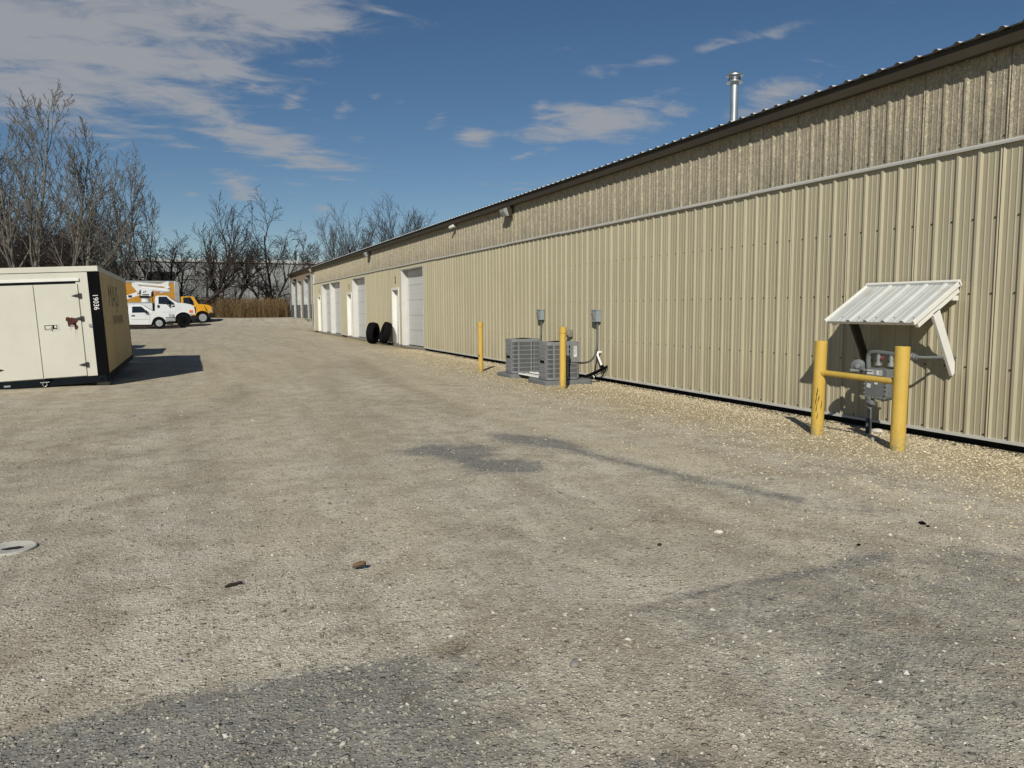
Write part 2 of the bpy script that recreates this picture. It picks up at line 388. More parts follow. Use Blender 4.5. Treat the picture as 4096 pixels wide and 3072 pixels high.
def tag(o, label, cat, group=None):
    o['label'] = label; o['category'] = cat
    if group: o['group'] = group
    return o
def thing(name, label, cat, loc=(0, 0, 0), group=None, local=False):
    o = bpy.data.objects.new(name, None); COL.objects.link(o); o.location = loc; o.empty_display_size = .2
    WOFF[o.name] = (0, 0, 0) if local else tuple(loc)
    return tag(o, label, cat, group)
def linkcopy(me, name, parent, loc, mat=None):
    o = bpy.data.objects.new(name, me); COL.objects.link(o); o.parent = parent; o.location = loc; return o
def text_mesh(txt, size, name, mat, parent, origin, xdir, ydir, extrude=.002, sx=1.0):
    cu = bpy.data.curves.new(name, 'FONT'); cu.body = txt; cu.size = size; cu.extrude = extrude; cu.align_x = 'CENTER'; cu.align_y = 'CENTER'
    cu.resolution_u = 3
    tmp = bpy.data.objects.new('tmp_text', cu); COL.objects.link(tmp)
    dg = bpy.context.evaluated_depsgraph_get(); me = bpy.data.meshes.new_from_object(tmp.evaluated_get(dg))
    bpy.data.objects.remove(tmp); bpy.data.curves.remove(cu)
    xd, yd = Vector(xdir).normalized(), Vector(ydir).normalized(); zd = xd.cross(yd)
    off = Vector(WOFF.get(parent.name, (0, 0, 0)))
    for v in me.vertices:
        v.co = Vector(origin) + xd * (v.co.x * sx) + yd * v.co.y + zd * v.co.z - off
    me.name = name; me.materials.clear(); me.materials.append(M[mat])
    o = bpy.data.objects.new(name, me); COL.objects.link(o); o.parent = parent; return o

# ------------------------------------------------------------------ ground
def ground_z(X, Y):
    t0 = 51.5 + (9 - max(-12, min(9, X))) * .6; t1 = min(84, 64.5 + (9 - max(-12, min(9, X))) * 1.6)
    t = max(0, min(1, (Y - t0) / (t1 - t0))); z = .6 * t * t
    if Y < 53 and X > 6.6: z -= .055 * min(1, (X - 6.6) / .8)
    return z
def ground_n(X, Y):      # small undulation of the lot
    k = max(.15, min(1.0, (6.2 - X) / 2.0)) * max(.1, min(1.0, (60 - Y) / 20))
    rut = noise.noise(Vector(((X + .16 * Y) * 1.5, Y * .12, 4.4)))
    return k * (.026 * noise.noise(Vector((X * .45, Y * .45, 3.1))) + .013 * noise.noise(Vector((X * 1.5, Y * 1.2, 7.7))) + .005 * noise.noise(Vector((X * 4.3, Y * 4.3, 1.7))) + .012 * rut)
def axis_pts(dense0, dense1, step, lo, hi, growth=1.22):
    p = list(np.arange(dense0, dense1 + 1e-6, step)); s = step; a = dense0; left = []
    while a > lo: s *= growth; a -= s; left.append(max(a, lo))
    s = step; b = dense1; right = []
    while b < hi: s = s * growth if b > 90 or s < 1.2 else s; b += s; right.append(min(b, hi))
    return left[::-1] + p + right
def seg_dist(PX, PY, pts):
    d = np.full(PX.shape, 1e9)
    for (ax, ay), (bx, by) in zip(pts[:-1], pts[1:]):
        vx, vy = bx - ax, by - ay; t = np.clip(((PX - ax) * vx + (PY - ay) * vy) / (vx * vx + vy * vy), 0, 1)
        d = np.minimum(d, np.hypot(PX - ax - t * vx, PY - ay - t * vy))
    return d
def gp(*pts): return [tuple(onZ(u * 1.8517, v * 1.8517)[:2]) for u, v in pts]
def build_ground():
    xs = axis_pts(-4.5, 8.4, .075, -900, 900); ys = axis_pts(.8, 13, .075, -300, 1600)
    nx, ny = len(xs), len(ys)
    vs = []
    for y in ys:
        for x in xs: vs.append((x, y, ground_z(x, y) + (ground_n(x, y) if abs(x) < 60 and y < 90 else 0)))
    fs = [(j * nx + i, j * nx + i + 1, (j + 1) * nx + i + 1, (j + 1) * nx + i) for j in range(ny - 1) for i in range(nx - 1)]
    me = bpy.data.meshes.new('ground'); me.from_pydata(vs, [], fs)
    for p in me.polygons: p.use_smooth = True
    V = np.array(vs); PX, PY = V[:, 0], V[:, 1]
    wob = np.array([noise.noise(Vector((x * 1.3, y * 1.3, 0))) + .5 * noise.noise(Vector((x * 4, y * 4, 5))) for x, y, _ in vs])
    dark = np.zeros(len(V)); tan = np.zeros(len(V)); brown = np.zeros(len(V))
    def stroke(arr, pts, rad, s, w=.35):
        d = seg_dist(PX, PY, gp(*pts)) + wob * rad * w; np.maximum(arr, s * np.clip(1 - d / rad, 0, 1) ** 1.3, out=arr)
    stroke(dark, [(915, 975), (985, 985), (1040, 1008), (1075, 1015)], .62, 1.0, .5)
    stroke(dark, [(940, 965), (1000, 970)], .5, .9, .5)
    stroke(dark, [(1090, 940), (1135, 948), (1200, 965)], .42, 1.0, .4)
    stroke(dark, [(1200, 965), (1300, 990), (1400, 1012), (1500, 1035), (1600, 1050), (1720, 1075)], .25, .8, .3)
    stroke(dark, [(1500, 1040), (1640, 1060), (1800, 1090), (1950, 1110)], .5, .35, .4)
    b1 = gp((-200, 1605), (0, 1567), (300, 1502), (500, 1463), (750, 1427), (1010, 1388), (1120, 1375))
    yb = np.interp(PX, [p[0] for p in b1], [p[1] for p in b1])
    fade = np.clip((b1[-1][0] + .15 - PX) / .75, 0, 1)
    np.maximum(dark, .66 * fade * np.clip((yb - PY + wob * .05) / .10, 0, 1), out=dark)
    b2 = gp((1200, 1345), (1370, 1310), (1500, 1278), (1650, 1250), (1900, 1192), (2050, 1172), (2400, 1200))
    yb2 = np.interp(PX, [p[0] for p in b2], [p[1] for p in b2])
    f2 = np.clip((PX - b2[0][0]) / .6, 0, 1)
    np.maximum(dark, f2 * (.56 * np.clip((yb2 - PY + wob * .05) / .12, 0, 1) * (.72 + .45 * wob)), out=dark)
    stroke(dark, [(1370, 1315), (1500, 1285), (1700, 1245), (1920, 1195)], .12, .75, .5)
    stroke(dark, [(1380, 1655), (1500, 1655)], .12, .9, .4)
    # loose tan stone along the wall, thinning into the lane
    edge = 4.55 + .5 * wob + np.interp(PY, [2, 6, 11, 17, 26, 50], [.9, .55, .2, .2, .9, 1.6])
    pale = np.zeros(len(V))
    for pts, r_, s_ in (([(1500, 1003), (1300, 958), (1100, 905), (950, 850), (820, 790), (740, 750), (700, 720)], .55, .8), ([(1950, 1085), (1700, 1022), (1450, 962), (1250, 902), (1050, 840), (900, 790)], .40, .55),
                        ([(640, 1180), (590, 1060), (560, 960), (570, 880), (600, 800), (640, 750)], .6, .45), ([(-60, 905), (200, 890), (400, 862), (520, 812), (585, 765)], .5, .55), ([(900, 1200), (820, 1050), (740, 920), (700, 830), (680, 760)], .45, .5),
                        ([(2100, 1130), (1700, 1120), (1350, 1060), (1100, 1000)], .35, .35), ([(0, 1090), (300, 1040), (600, 1020), (850, 1060)], .5, .35)):
        stroke(pale, pts, r_, s_, .45)
    for pts, r_, s_ in (([(-60, 968), (150, 950), (300, 926), (450, 890), (540, 850)], .6, .26), ([(800, 1030), (760, 920), (720, 850), (700, 790)], .45, .18), ([(1000, 900), (860, 830), (760, 770)], .4, .2), ([(420, 1150), (430, 1000), (470, 900), (520, 830)], .45, .15), ([(0, 1010), (250, 985), (480, 950)], .4, .18)):
        stroke(brown, pts, r_, s_, .6)
    tan = np.clip((PX - edge) / 1.3, 0, 1) * np.clip((PY + 4) / 3, 0, 1) * (PX < 8.2) * np.clip((56 - PY) / 4, 0, 1)
    tan = np.maximum(tan, .38 * np.clip((PY - 5) / 7, 0, 1) * np.clip((70 - PY) / 20, 0, 1) * (.8 + .5 * wob))
    for (u, v, r, s) in ((985, 1403, .09, .75), (1020, 1470, .07, .6), (1080, 1435, .06, .6), (700, 1320, .16, .5), (745, 1365, .09, .6), (895, 1512, .06, .6), (1085, 1545, .07, .5),
                         (1480, 1640, .10, .7), (1950, 1340, .10, .45), (1900, 1240, .12, .35), (560, 1270, .06, .4), (330, 1210, .07, .4)):
        stroke(brown, [(u - 8, v), (u + 8, v)], r, s, .8)
    # mud pushed up round the container
    stroke(brown, [(-150, 850), (0, 838), (120, 832), (225, 820)], .35, .5, .9)
    stroke(brown, [(240, 825), (285, 800)], .5, .55, .9)
    near = PX > 7.05
    brown = np.maximum(brown, near * (PX < 8) * (PY < 51) * np.clip((PX - 7.1 + .25 * wob) / .25, 0, 1) * .75)
    lat = me.color_attributes.new('mask', 'FLOAT_COLOR', 'POINT')
    buf = np.ones((len(V), 4), dtype=np.float32); buf[:, 0] = dark; buf[:, 1] = tan; buf[:, 2] = np.clip(brown, 0, 1); buf[:, 3] = pale
    lat.data.foreach_set('color', buf.ravel())
    me.materials.append(M['ground'])
    o = bpy.data.objects.new('ground', me); COL.objects.link(o); o['kind'] = 'structure'
    o['label'] = 'compacted gravel and asphalt yard with dark patches'
    return o
build_ground()

def scatter_stones(name, label, mat, n, sampler, rmin, rmax, seed):
    rng = random.Random(seed); v = []; f = []
    oct_ = [(1, 0, 0), (0, 1, 0), (-1, 0, 0), (0, -1, 0), (0, 0, 1), (0, 0, -.6)]
    of = [(0, 1, 4), (1, 2, 4), (2, 3, 4), (3, 0, 4), (1, 0, 5), (2, 1, 5), (3, 2, 5), (0, 3, 5)]
    for _ in range(n):
        x, y = sampler(rng); r = rmin + (rmax - rmin) * rng.random() ** 2.6
        a = rng.random() * 6.28; ca, sa = math.cos(a), math.sin(a); ex, ey, ez = r * rng.uniform(.8, 1.4), r * rng.uniform(.6, 1), r * rng.uniform(.4, .75)
        b = len(v); z = ground_z(x, y) + ground_n(x, y) + ez * .25; tx, ty = rng.uniform(-.3, .3), rng.uniform(-.3, .3)
        for (px, py, pz) in oct_:
            px, py, pz = px * ex * rng.uniform(.8, 1.2), py * ey * rng.uniform(.8, 1.2), pz * ez * rng.uniform(.8, 1.2)
            px += rng.uniform(-.2, .2) * ex; py += rng.uniform(-.2, .2) * ey
            v.append((x + px * ca - py * sa, y + px * sa + py * ca, z + pz + px * tx + py * ty))
        f += [tuple(i + b for i in q) for q in of]
    me = bpy.data.meshes.new(name); me.from_pydata(v, [], f); me.materials.append(M[mat])
    o = bpy.data.objects.new(name, me); COL.objects.link(o); o['kind'] = 'stuff'; o['label'] = label; o['category'] = 'gravel'
def samp_lot(rng):
    while True:
        d = 1.9 + 11 * rng.random() ** 1.5; a = rng.uniform(-.72, .72)
        p = (_sy * math.cos(a) + _cy * math.sin(a), _cy * math.cos(a) - _sy * math.sin(a)); x, y = p[0] * d, p[1] * d
        if x < 7.4 and noise.noise(Vector((x * .8, y * .8, 9))) + rng.uniform(-.5, .7) > -.1: return x, y
def samp_strip(rng):
    while True:
        y = 2.5 + 24 * rng.random() ** 1.6; x = 7.5 - abs(rng.gauss(0, 1.25))
        if x > 3.6: return x, y
scatter_stones('loose_stones', 'small grey stones scattered over the yard', 'stone_grey', 52000, samp_lot, .0022, .0105, 11)
scatter_stones('coarse_stones', 'sparse larger stones lying loose on the yard', 'stone_grey', 1900, samp_lot, .007, .017, 13)
scatter_stones('tan_gravel', 'loose tan gravel along the foot of the long wall', 'stone_tan', 70000, samp_strip, .005, .015, 12)

# ------------------------------------------------------------------ long metal building
RIB, PH = .24, 5.317
def profile(y0, y1):
    pts = [(y0, 0.0)]
    n0 = math.floor((y0 - PH) / RIB) - 1; n1 = math.ceil((y1 - PH) / RIB) + 1
    for n in range(n0, n1 + 1):
        c = PH + n * RIB
        for dy, hh in ((-.034, 0), (-.013, .021), (.013, .021), (.034, 0), (.074, 0), (.081, .005), (.089, .005), (.096, 0), (.144, 0), (.151, .005), (.159, .005), (.166, 0)):
            y = c + dy
            if y0 + .002 < y < y1 - .002: pts.append((y, hh))
    pts.append((y1, 0.0)); return pts
_pcache = {}
def panel(name, y0, y1, z0, z1, X, mat, parent):
    key = (mat, round((y0 - PH) % RIB, 3), round(y1 - y0, 3), round(z1 - z0, 3))
    if key not in _pcache:
        pr = profile(y0, y1); k = len(pr)
        v = [(-h, y - y0, 0) for y, h in pr] + [(-h, y - y0, z1 - z0) for y, h in pr]
        f = [(i + 1, i, i + k, i + 1 + k) for i in range(k - 1)]
        me = bpy.data.meshes.new(name); me.from_pydata(v, [], f); me.materials.append(M[mat]); _pcache[key] = me
    off = Vector(WOFF[parent.name]); return linkcopy(_pcache[key], name, parent, Vector((X, y0, z0)) - off)
def panels(name, a, b, z0, z1, X, mat, parent, w=.96):
    y = a
    first = PH + math.ceil((a - PH) / w - 1e-6) * w
    if first - a > .05: panel(name, a, min(first, b), z0, z1, X, mat, parent); y = first
    while y < b - .03:
        e = min(y + w, b); panel(name, y, e, z0, z1, X, mat, parent); y = e

Y0B, Y1B = PH - 12 * .96, 51.1
OH = [(25.85, 28.79), (35.31, 38.25), (41.64, 44.70), (44.90, 47.76)]     # overhead doors
MD = [(29.12, 30.22), (38.45, 39.66), (48.17, 49.30)]                      # walk doors
ZT, ZE = 3.01, 4.06
whs = thing('metal_warehouse', 'long beige ribbed metal building with weathered upper wall and white roof edge', 'building', (WALLX, 25, 0))
XL, XU = 7.515, 7.575       # planes of lower (newer) and upper (older) sheets
cuts = sorted([(a, b, 2.85) for a, b in OH] + [(a + .07, b - .07, 2.13) for a, b in MD])
y = Y0B
core = MB()
for a, b, zt in cuts:
    if a - y > .05:
        panels('siding_panel', y, a, .05, 3.0, XL, 'beige', whs); core.box(7.585, 7.86, y, a, -.25, 4.0)
    panels('siding_panel', a, b, zt, 3.0, XL, 'beige', whs); core.box(7.585, 7.86, a, b, zt + .02, 4.0)
    y = b
panels('siding_panel', y, Y1B, .05, 3.0, XL, 'beige', whs); core.box(7.585, 7.86, y, Y1B, -.25, 4.0)
core.box(7.87, 25, Y0B, Y1B - .02, -.3, 4.02)
core.build('wall_core', 'dark', whs)
panels('weathered_panel', Y0B, Y1B, 3.03, 3.98, XU, 'weathered', whs)
# flashing between the two claddings: lengths lapped over each other
y = Y0B; k = 0
rngf = random.Random(3)
while y < Y1B:
    e = min(y + 3.05, Y1B); dz = rngf.uniform(-.006, .006)
    b = MB(); pz = [(7.60, 3.040), (7.474, 3.026), (7.468, 3.004), (7.472, 2.984), (7.480, 2.984), (7.480, 2.998), (7.60, 3.02)]
    b.prism(pz, lambda x, z: (x - .0015 * (k % 2), y - .01, z + dz), lambda x, z: (x - .0015 * (k % 2), e + .01, z + dz)); b.build('flashing', 'galv', whs); y = e; k += 1
# base trim and footing
y = Y0B
for a, b_, zt in cuts + [(Y1B, Y1B, 0)]:
    if a - y > .1:
        MB().prism([(7.53, .054), (7.484, .05), (7.480, .022), (7.488, .019), (7.492, .04), (7.53, .043)], lambda x, z: (x, y, z), lambda x, z: (x, a, z)).build('base_trim', 'galv', whs)
    y = b_
MB().box(7.60, 7.9, Y0B, Y1B, -.4, .0).build('footing', 'concrete', whs)
# eave: fascia lengths, soffit and ribbed roof sheets
y = Y0B
while y < Y1B:
    e = min(y + 3.66, Y1B + .05)
    MB().prism([(7.425, 4.055), (7.425, 3.915), (7.445, 3.905), (7.445, 3.925), (7.60, 3.935), (7.60, 4.055)], lambda x, z: (x, y, z), lambda x, z: (x, e - .004, z)).build('fascia', 'brown', whs); y = e
RIDGE = 16.5
_rm = {}
def roof_sheet(y0, y1):
    key = round(y1 - y0, 3)
    if key not in _rm:
        pts = [(0, 0)]
        for n in range(4):
            c = (n + .5) * RIB
            for dy, hh in ((-.042, 0), (-.016, .023), (.016, .023), (.042, 0)):
                if c + dy < y1 - y0: pts.append((c + dy, hh))
        pts.append((y1 - y0, 0)); k = len(pts)
        v = []
        for x, zz in ((0, 0), (RIDGE - 7.385, (RIDGE - 7.385) / 12)):
            v += [(x, yy, zz + hh) for yy, hh in pts]
        v += [(0, yy, -.012) for yy, hh in pts]
        f = [(i, i + 1, i + 1 + k, i + k) for i in range(k - 1)] + [(i + 1, i, i + 2 * k, i + 1 + 2 * k) for i in range(k - 1)]
        me = bpy.data.meshes.new('roof_sheet'); me.from_pydata(v, [], f); me.materials.append(M['roofwhite']); me.materials.append(M['brown'])
        for p in me.polygons[k - 1:]: p.material_index = 1
        _rm[key] = me
    linkcopy(_rm[key], 'roof_sheet', whs, Vector((7.385, y0, 4.07)) - Vector(WOFF[whs.name]))
y = PH - 12 * .96 - .12
while y < Y1B:
    e = min(y + .96, Y1B + .1); roof_sheet(y, e); y = e
MB().prism([(7.5, 3.9), (RIDGE, 3.9), (RIDGE, 4.05 + .70)], lambda x, z: (x, Y1B - .03, z), lambda x, z: (x, Y1B - .0, z)).build('gable_infill', 'beige', whs)
# screws with washers, beside every major rib
sc = MB()
for n in range(-6, 193):
    yr = PH + n * RIB + .052
    for z in (.075, .756, 1.521, 2.281):
        hit = any(a - .05 < yr < b + .05 and z < zt + .05 for a, b, zt in cuts)
        if not hit and yr < Y1B: sc.lathe([(.0105, 0), (.0105, .004), (.006, .005), (.006, .009), (0, .009)], (XL, yr, z), (-1, 0, 0), 6)
for n in range(-6, 193):
    sc.lathe([(.009, 0), (.009, .004), (.0, .007)], (XU, PH + n * RIB + .05, 3.085), (-1, 0, 0), 6)
s_o = sc.build('screws', 'brown', whs); s_o['kind'] = 'stuff'
# corner and its drain pipe
MB().box(7.47, 7.60, Y1B - .06, Y1B + .02, .0, 3.98).build('corner_trim', 'galv', whs)
MB().tube([(7.42, Y1B + .10, 3.9), (7.42, Y1B + .10, .35), (7.36, Y1B + .12, .2)], .045, 8).build('downspout', 'alu', whs)

def overhead_door(a, b):
    X = 7.745
    fr = MB()
    for (c0, c1, zt) in ((a, a + .012, 2.85), (b - .012, b, 2.85)): fr.box(7.502, X + .1, c0, c1, 0, zt)
    fr.box(7.502, X + .1, a, b, 2.838, 2.85)
    for c0, c1 in ((a - .03, a - .002), (b + .002, b + .03)): fr.box(7.490, 7.505, c0, c1, .02, 2.85)
    fr.box(7.489, 7.503, a - .03, b + .03, 2.852, 2.88)
    for c0, c1 in ((a + .012, a + .09), (b - .09, b - .012)): fr.box(X - .035, X - .003, c0, c1, 0, 2.838)
    f = fr.build('overhead_door', 'doorwhite', whs)
    h = 2.80 / 5
    for i in range(5):
        z0 = .028 + i * h; bb = MB()
        prof = [(X, z0 + .004), (X - .004, z0 + .012), (X - .004, z0 + h * .30), (X - .001, z0 + h * .33), (X - .004, z0 + h * .36), (X - .004, z0 + h * .64), (X - .001, z0 + h * .67), (X - .004, z0 + h * .70), (X - .004, z0 + h - .012), (X, z0 + h - .004), (X + .04, z0 + h - .004), (X + .04, z0 + .004)]
        bb.prism(prof, lambda x, z: (x, a + .03, z), lambda x, z: (x, b - .03, z)); bb.build('door_section', 'doorwhite', f)
    MB().box(X - .002, X + .05, a + .012, b - .012, -.02, .03).build('bottom_seal', 'dark', f)
    MB().box(7.46, 7.85, a - .05, b + .05, -.2, -.012).build('threshold', 'concrete', f)
for a, b in OH: overhead_door(a, b)
def walk_door(a, b, num):
    zt = 2.21; fr = MB()
    fr.box(7.462, 7.50, a, a + .095, .03, zt); fr.box(7.462, 7.50, b - .095, b, .03, zt); fr.box(7.460, 7.502, a - .002, b + .002, zt - .095, zt + .002)
    fr.box(7.497, 7.70, a + .07, a + .10, .03, zt - .07); fr.box(7.497, 7.70, b - .10, b - .07, .03, zt - .07); fr.box(7.497, 7.70, a + .07, b - .07, zt - .10, zt - .07)
    d = fr.build('walk_door', 'white', whs, bevel=.006)
    X = 7.635; A, B = a + .105, b - .105
    MB().box(X, X + .045, A, B, .05, zt - .105).build('door_leaf', 'white', d)
    w = B - A
    for (u0, u1) in ((.13, .45), (.55, .87)):
        for (v0, v1) in ((.10, .37), (.44, .78), (.84, .94)):
            y0, y1, z0, z1 = A + w * u0, A + w * u1, .05 + 2.05 * v0, .05 + 2.05 * v1
            p = MB(); p.v = [(X - .001, y0, z0), (X - .001, y1, z0), (X - .001, y1, z1), (X - .001, y0, z1), (X - .011, y0 + .03, z0 + .03), (X - .011, y1 - .03, z0 + .03), (X - .011, y1 - .03, z1 - .03), (X - .011, y0 + .03, z1 - .03)]
            p.f = [(4, 5, 6, 7), (0, 1, 5, 4), (1, 2, 6, 5), (2, 3, 7, 6), (3, 0, 4, 7)]; p.build('raised_panel', 'white', d, fix=False)
    MB().lathe([(.012, 0), (.012, .04), (.03, .045), (.03, .075), (0, .08)], (X, A + .07, 1.0), (-1, 0, 0), 12).build('door_knob', 'alu', d, True)
    MB().box(7.44, 7.72, a - .02, b + .02, -.15, .028).build('door_step', 'concrete', d)
    text_mesh(num, .36, 'unit_number', 'ink', whs, (XL - .028, (a + b) / 2, 2.50), (0, -1, 0), (0, 0, 1), .003)
for (a, b), n in zip(MD, '321'): walk_door(a, b, n)

# roof flue
fl = thing('roof_flue', 'shiny round metal flue with a rain cap standing on the white roof', 'chimney', (9.54, 12.02, 4.2))
fx, fy = 9.54, 12.02
MB().lathe([(.076, 4.15), (.076, 5.56)], (fx, fy, 0), n=28).build('pipe', 'silver', fl, True)
MB().lathe([(.115, 4.2), (.09, 4.30), (.078, 4.34)], (fx, fy, 0), n=24).build('roof_boot', 'galv', fl, True)
MB().lathe([(.08, 5.545), (.148, 5.535), (.150, 5.545), (.08, 5.565)], (fx, fy, 0), n=28).build('lower_collar', 'silver', fl, True)
MB().lathe([(.104, 5.56), (.104, 5.66)], (fx, fy, 0), n=28).build('vent_band', 'silver', fl, True)
vb = MB()
for i in range(26):
    if i % 13 == 0: continue
    a = 2 * math.pi * i / 26; d, t = Vector((math.cos(a), math.sin(a), 0)), Vector((-math.sin(a), math.cos(a), 0))
    vb.obox(Vector((fx, fy, 5.595)) + d * .104, d * .003, t * .008, (0, 0, .022))
vb.build('vent_slots', 'dark', fl)
MB().lathe([(.10, 5.665), (.155, 5.655), (.150, 5.675), (.10, 5.715), (.05, 5.735), (0, 5.74)], (fx, fy, 0), n=28).build('rain_cap', 'silver', fl, True)

# lamps and camera fixed to the wall
def wall_lamp(y, z, label, X=7.50, s=1.0):
    t = thing('wall_lamp', label, 'lamp', (X, y, z), 'shoebox lamps below the eave')
    MB().prism([(0, .13), (-.10, .13), (-.12, .10), (-.05, -.12), (0, -.13)], lambda x, zz: (X + x * s, y - .17 * s, z + zz * s), lambda x, zz: (X + x * s, y + .17 * s, z + zz * s)).build('housing', 'brown', t, bevel=.01)
    MB().prism([(-.125, .095), (-.22, .075), (-.20, -.02), (-.13, -.115), (-.06, -.12)], lambda x, zz: (X + x * s, y - .15 * s, z + zz * s), lambda x, zz: (X + x * s, y + .15 * s, z + zz * s)).build('lens', 'lens', t, bevel=.012)
    MB().prism([(-.10, .135), (-.24, .085), (-.235, .075), (-.10, .12)], lambda x, zz: (X + x * s, y - .17 * s, z + zz * s), lambda x, zz: (X + x * s, y + .17 * s, z + zz * s)).build('visor', 'brown', t)
wall_lamp(18.05, 3.785, 'brown wall lamp under the eave, nearest the camera and largest')
wall_lamp(34.38, 3.81, 'brown wall lamp under the eave between the overhead doors')
wall_lamp(51.0, 3.88, 'brown wall lamp at the far corner of the long building', 7.44)
ct = thing('security_camera', 'small white bullet camera just below the brown eave trim', 'camera', (7.55, 22.4, 3.88))
MB().lathe([(.05, 0), (.05, .03), (.02, .045), (.02, .09)], (7.555, 22.4, 3.86), (-1, 0, 0), 14).build('mount', 'white', ct, True)
MB().lathe([(0, 0), (.045, .0), (.05, .02), (.05, .20), (.04, .22), (0, .215)], (7.46, 22.28, 3.865), (-.35, .9, -.22), 16).build('body', 'white', ct, True)

# ------------------------------------------------------------------ electrical boxes, vent, pipes on the long wall
def disconnect(y, z, label):
    t = thing('disconnect_box', label, 'electrical box', (7.5, y, z), 'grey disconnect boxes on the wall')
    MB().box(7.395, 7.495, y - .105, y + .105, z - .12, z + .10).build('case', 'elec', t, bevel=.006)
    MB().box(7.385, 7.495, y - .112, y + .112, z + .10, z + .122).build('hood', 'elec', t, bevel=.004)
    MB().prism([(-.004, -.08), (-.03, .06), (-.004, .075)], lambda x, zz: (7.396 + x, y - .02, z + zz), lambda x, zz: (7.396 + x, y + .075, z + zz)).build('cover_pull', 'alu', t)
    MB().box(7.45, 7.49, y + .06, y + .095, z - .18, z - .122).build('bracket', 'alu', t)
    MB().lathe([(.028, 0), (.028, .03), (.022, .05), (.022, .06)], (7.45, y - .04, z - .122), (0, 0, -1), 12).build('gland', 'conduit', t, True)
    return t
disconnect(16.09, 1.243, 'grey disconnect box on the wall above the far condenser')
disconnect(13.47, 1.235, 'grey disconnect box on the wall right of the near condenser')
def bez(p0, p1, p2, p3, n=14):
    P = [Vector(p) for p in (p0, p1, p2, p3)]
    return [P[0] * (1 - t) ** 3 + P[1] * 3 * t * (1 - t) ** 2 + P[2] * 3 * t * t * (1 - t) + P[3] * t ** 3 for t in [i / n for i in range(n + 1)]]
tag(MB().tube(bez((7.45, 16.05, 1.13), (7.46, 16.08, .75), (7.40, 16.1, .35), (6.75, 14.7, .42)), .019, 8).build('flexible_conduit', 'conduit', smooth=True, loc=(7.45, 16.05, .4)), 'dark flexible conduit dropping behind the far condenser', 'conduit', 'condenser power conduits')
tag(MB().tube(bez((7.45, 13.43, 1.12), (7.46, 13.40, .35), (7.25, 13.2, .30), (6.57, 12.68, .385)), .02, 8).build('flexible_conduit', 'conduit', smooth=True, loc=(7.45, 13.4, .4)), 'dark flexible conduit swinging from the wall to the near condenser', 'conduit', 'condenser power conduits')
vt = thing('vent_hood', 'small weathered tan vent hood low on the ribbed wall', 'vent', (7.5, 14.64, .85))
MB().prism([(0, -.075), (0, .08), (-.05, .08), (-.10, .03), (-.10, -.075)], lambda x, z: (7.495 + x, 14.57, .855 + z), lambda x, z: (7.495 + x, 14.71, .855 + z)).build('hood', 'concrete', vt, bevel=.012)
MB().lathe([(.055, 0), (.05, .02), (.03, .022), (.03, .006), (0, .006)], (7.39, 14.63, .85), (-1, 0, .25), 16).build('outlet_ring', 'tanwall', vt, True)
pv = thing('drain_pipe', 'white plastic elbow pipe coming out of the wall beside the conduit', 'pipe', (7.5, 13.3, .0))
MB().tube([(7.52, 13.38, .515), (7.455, 13.375, .518), (7.43, 13.372, .505), (7.422, 13.365, .47), (7.41, 13.16, .25)], .021, 10).build('pipe', 'pvc', pv, True)
MB().tube([(7.47, 13.376, .518), (7.437, 13.374, .513), (7.425, 13.37, .48), (7.422, 13.362, .455)], .027, 10).build('elbow', 'pvc', pv, True)
MB().lathe([(.0, 0), (.034, .0), (.034, .04), (.022, .045)], (7.415, 13.15, .235), (0, .5, .9), 12).build('end_collar', 'black', pv, True)
ls = thing('refrigerant_line', 'black insulated refrigerant line sagging from the wall down to the gravel', 'pipe', (7.0, 13.0, 0))
MB().tube(bez((7.52, 13.14, .25), (7.25, 13.08, .16), (7.05, 13.0, .08), (6.72, 12.9, .06)), [.024, .026, .03, .031, .03, .032, .034, .033, .036, .034, .033, .03, .03, .028, .026], 9).build('insulation', 'black', ls, True)
MB().tube(bez((7.50, 13.10, .23), (7.3, 13.0, .13), (7.1, 12.9, .07), (6.72, 12.84, .055)), .008, 6).build('liquid_tube', 'brown', ls, True)
MB().lathe([(.0, 0), (.02, .01), (.03, .02), (.03, .11), (.02, .12), (0, .13)], (7.03, 12.90, .065), (.9, .35, .18), 14).build('filter_drier', 'black', ls, True)
MB().lathe([(.031, 0), (.031, .03)], (7.065, 12.914, .072), (.9, .35, .18), 14).build('drier_label', 'label', ls, True)

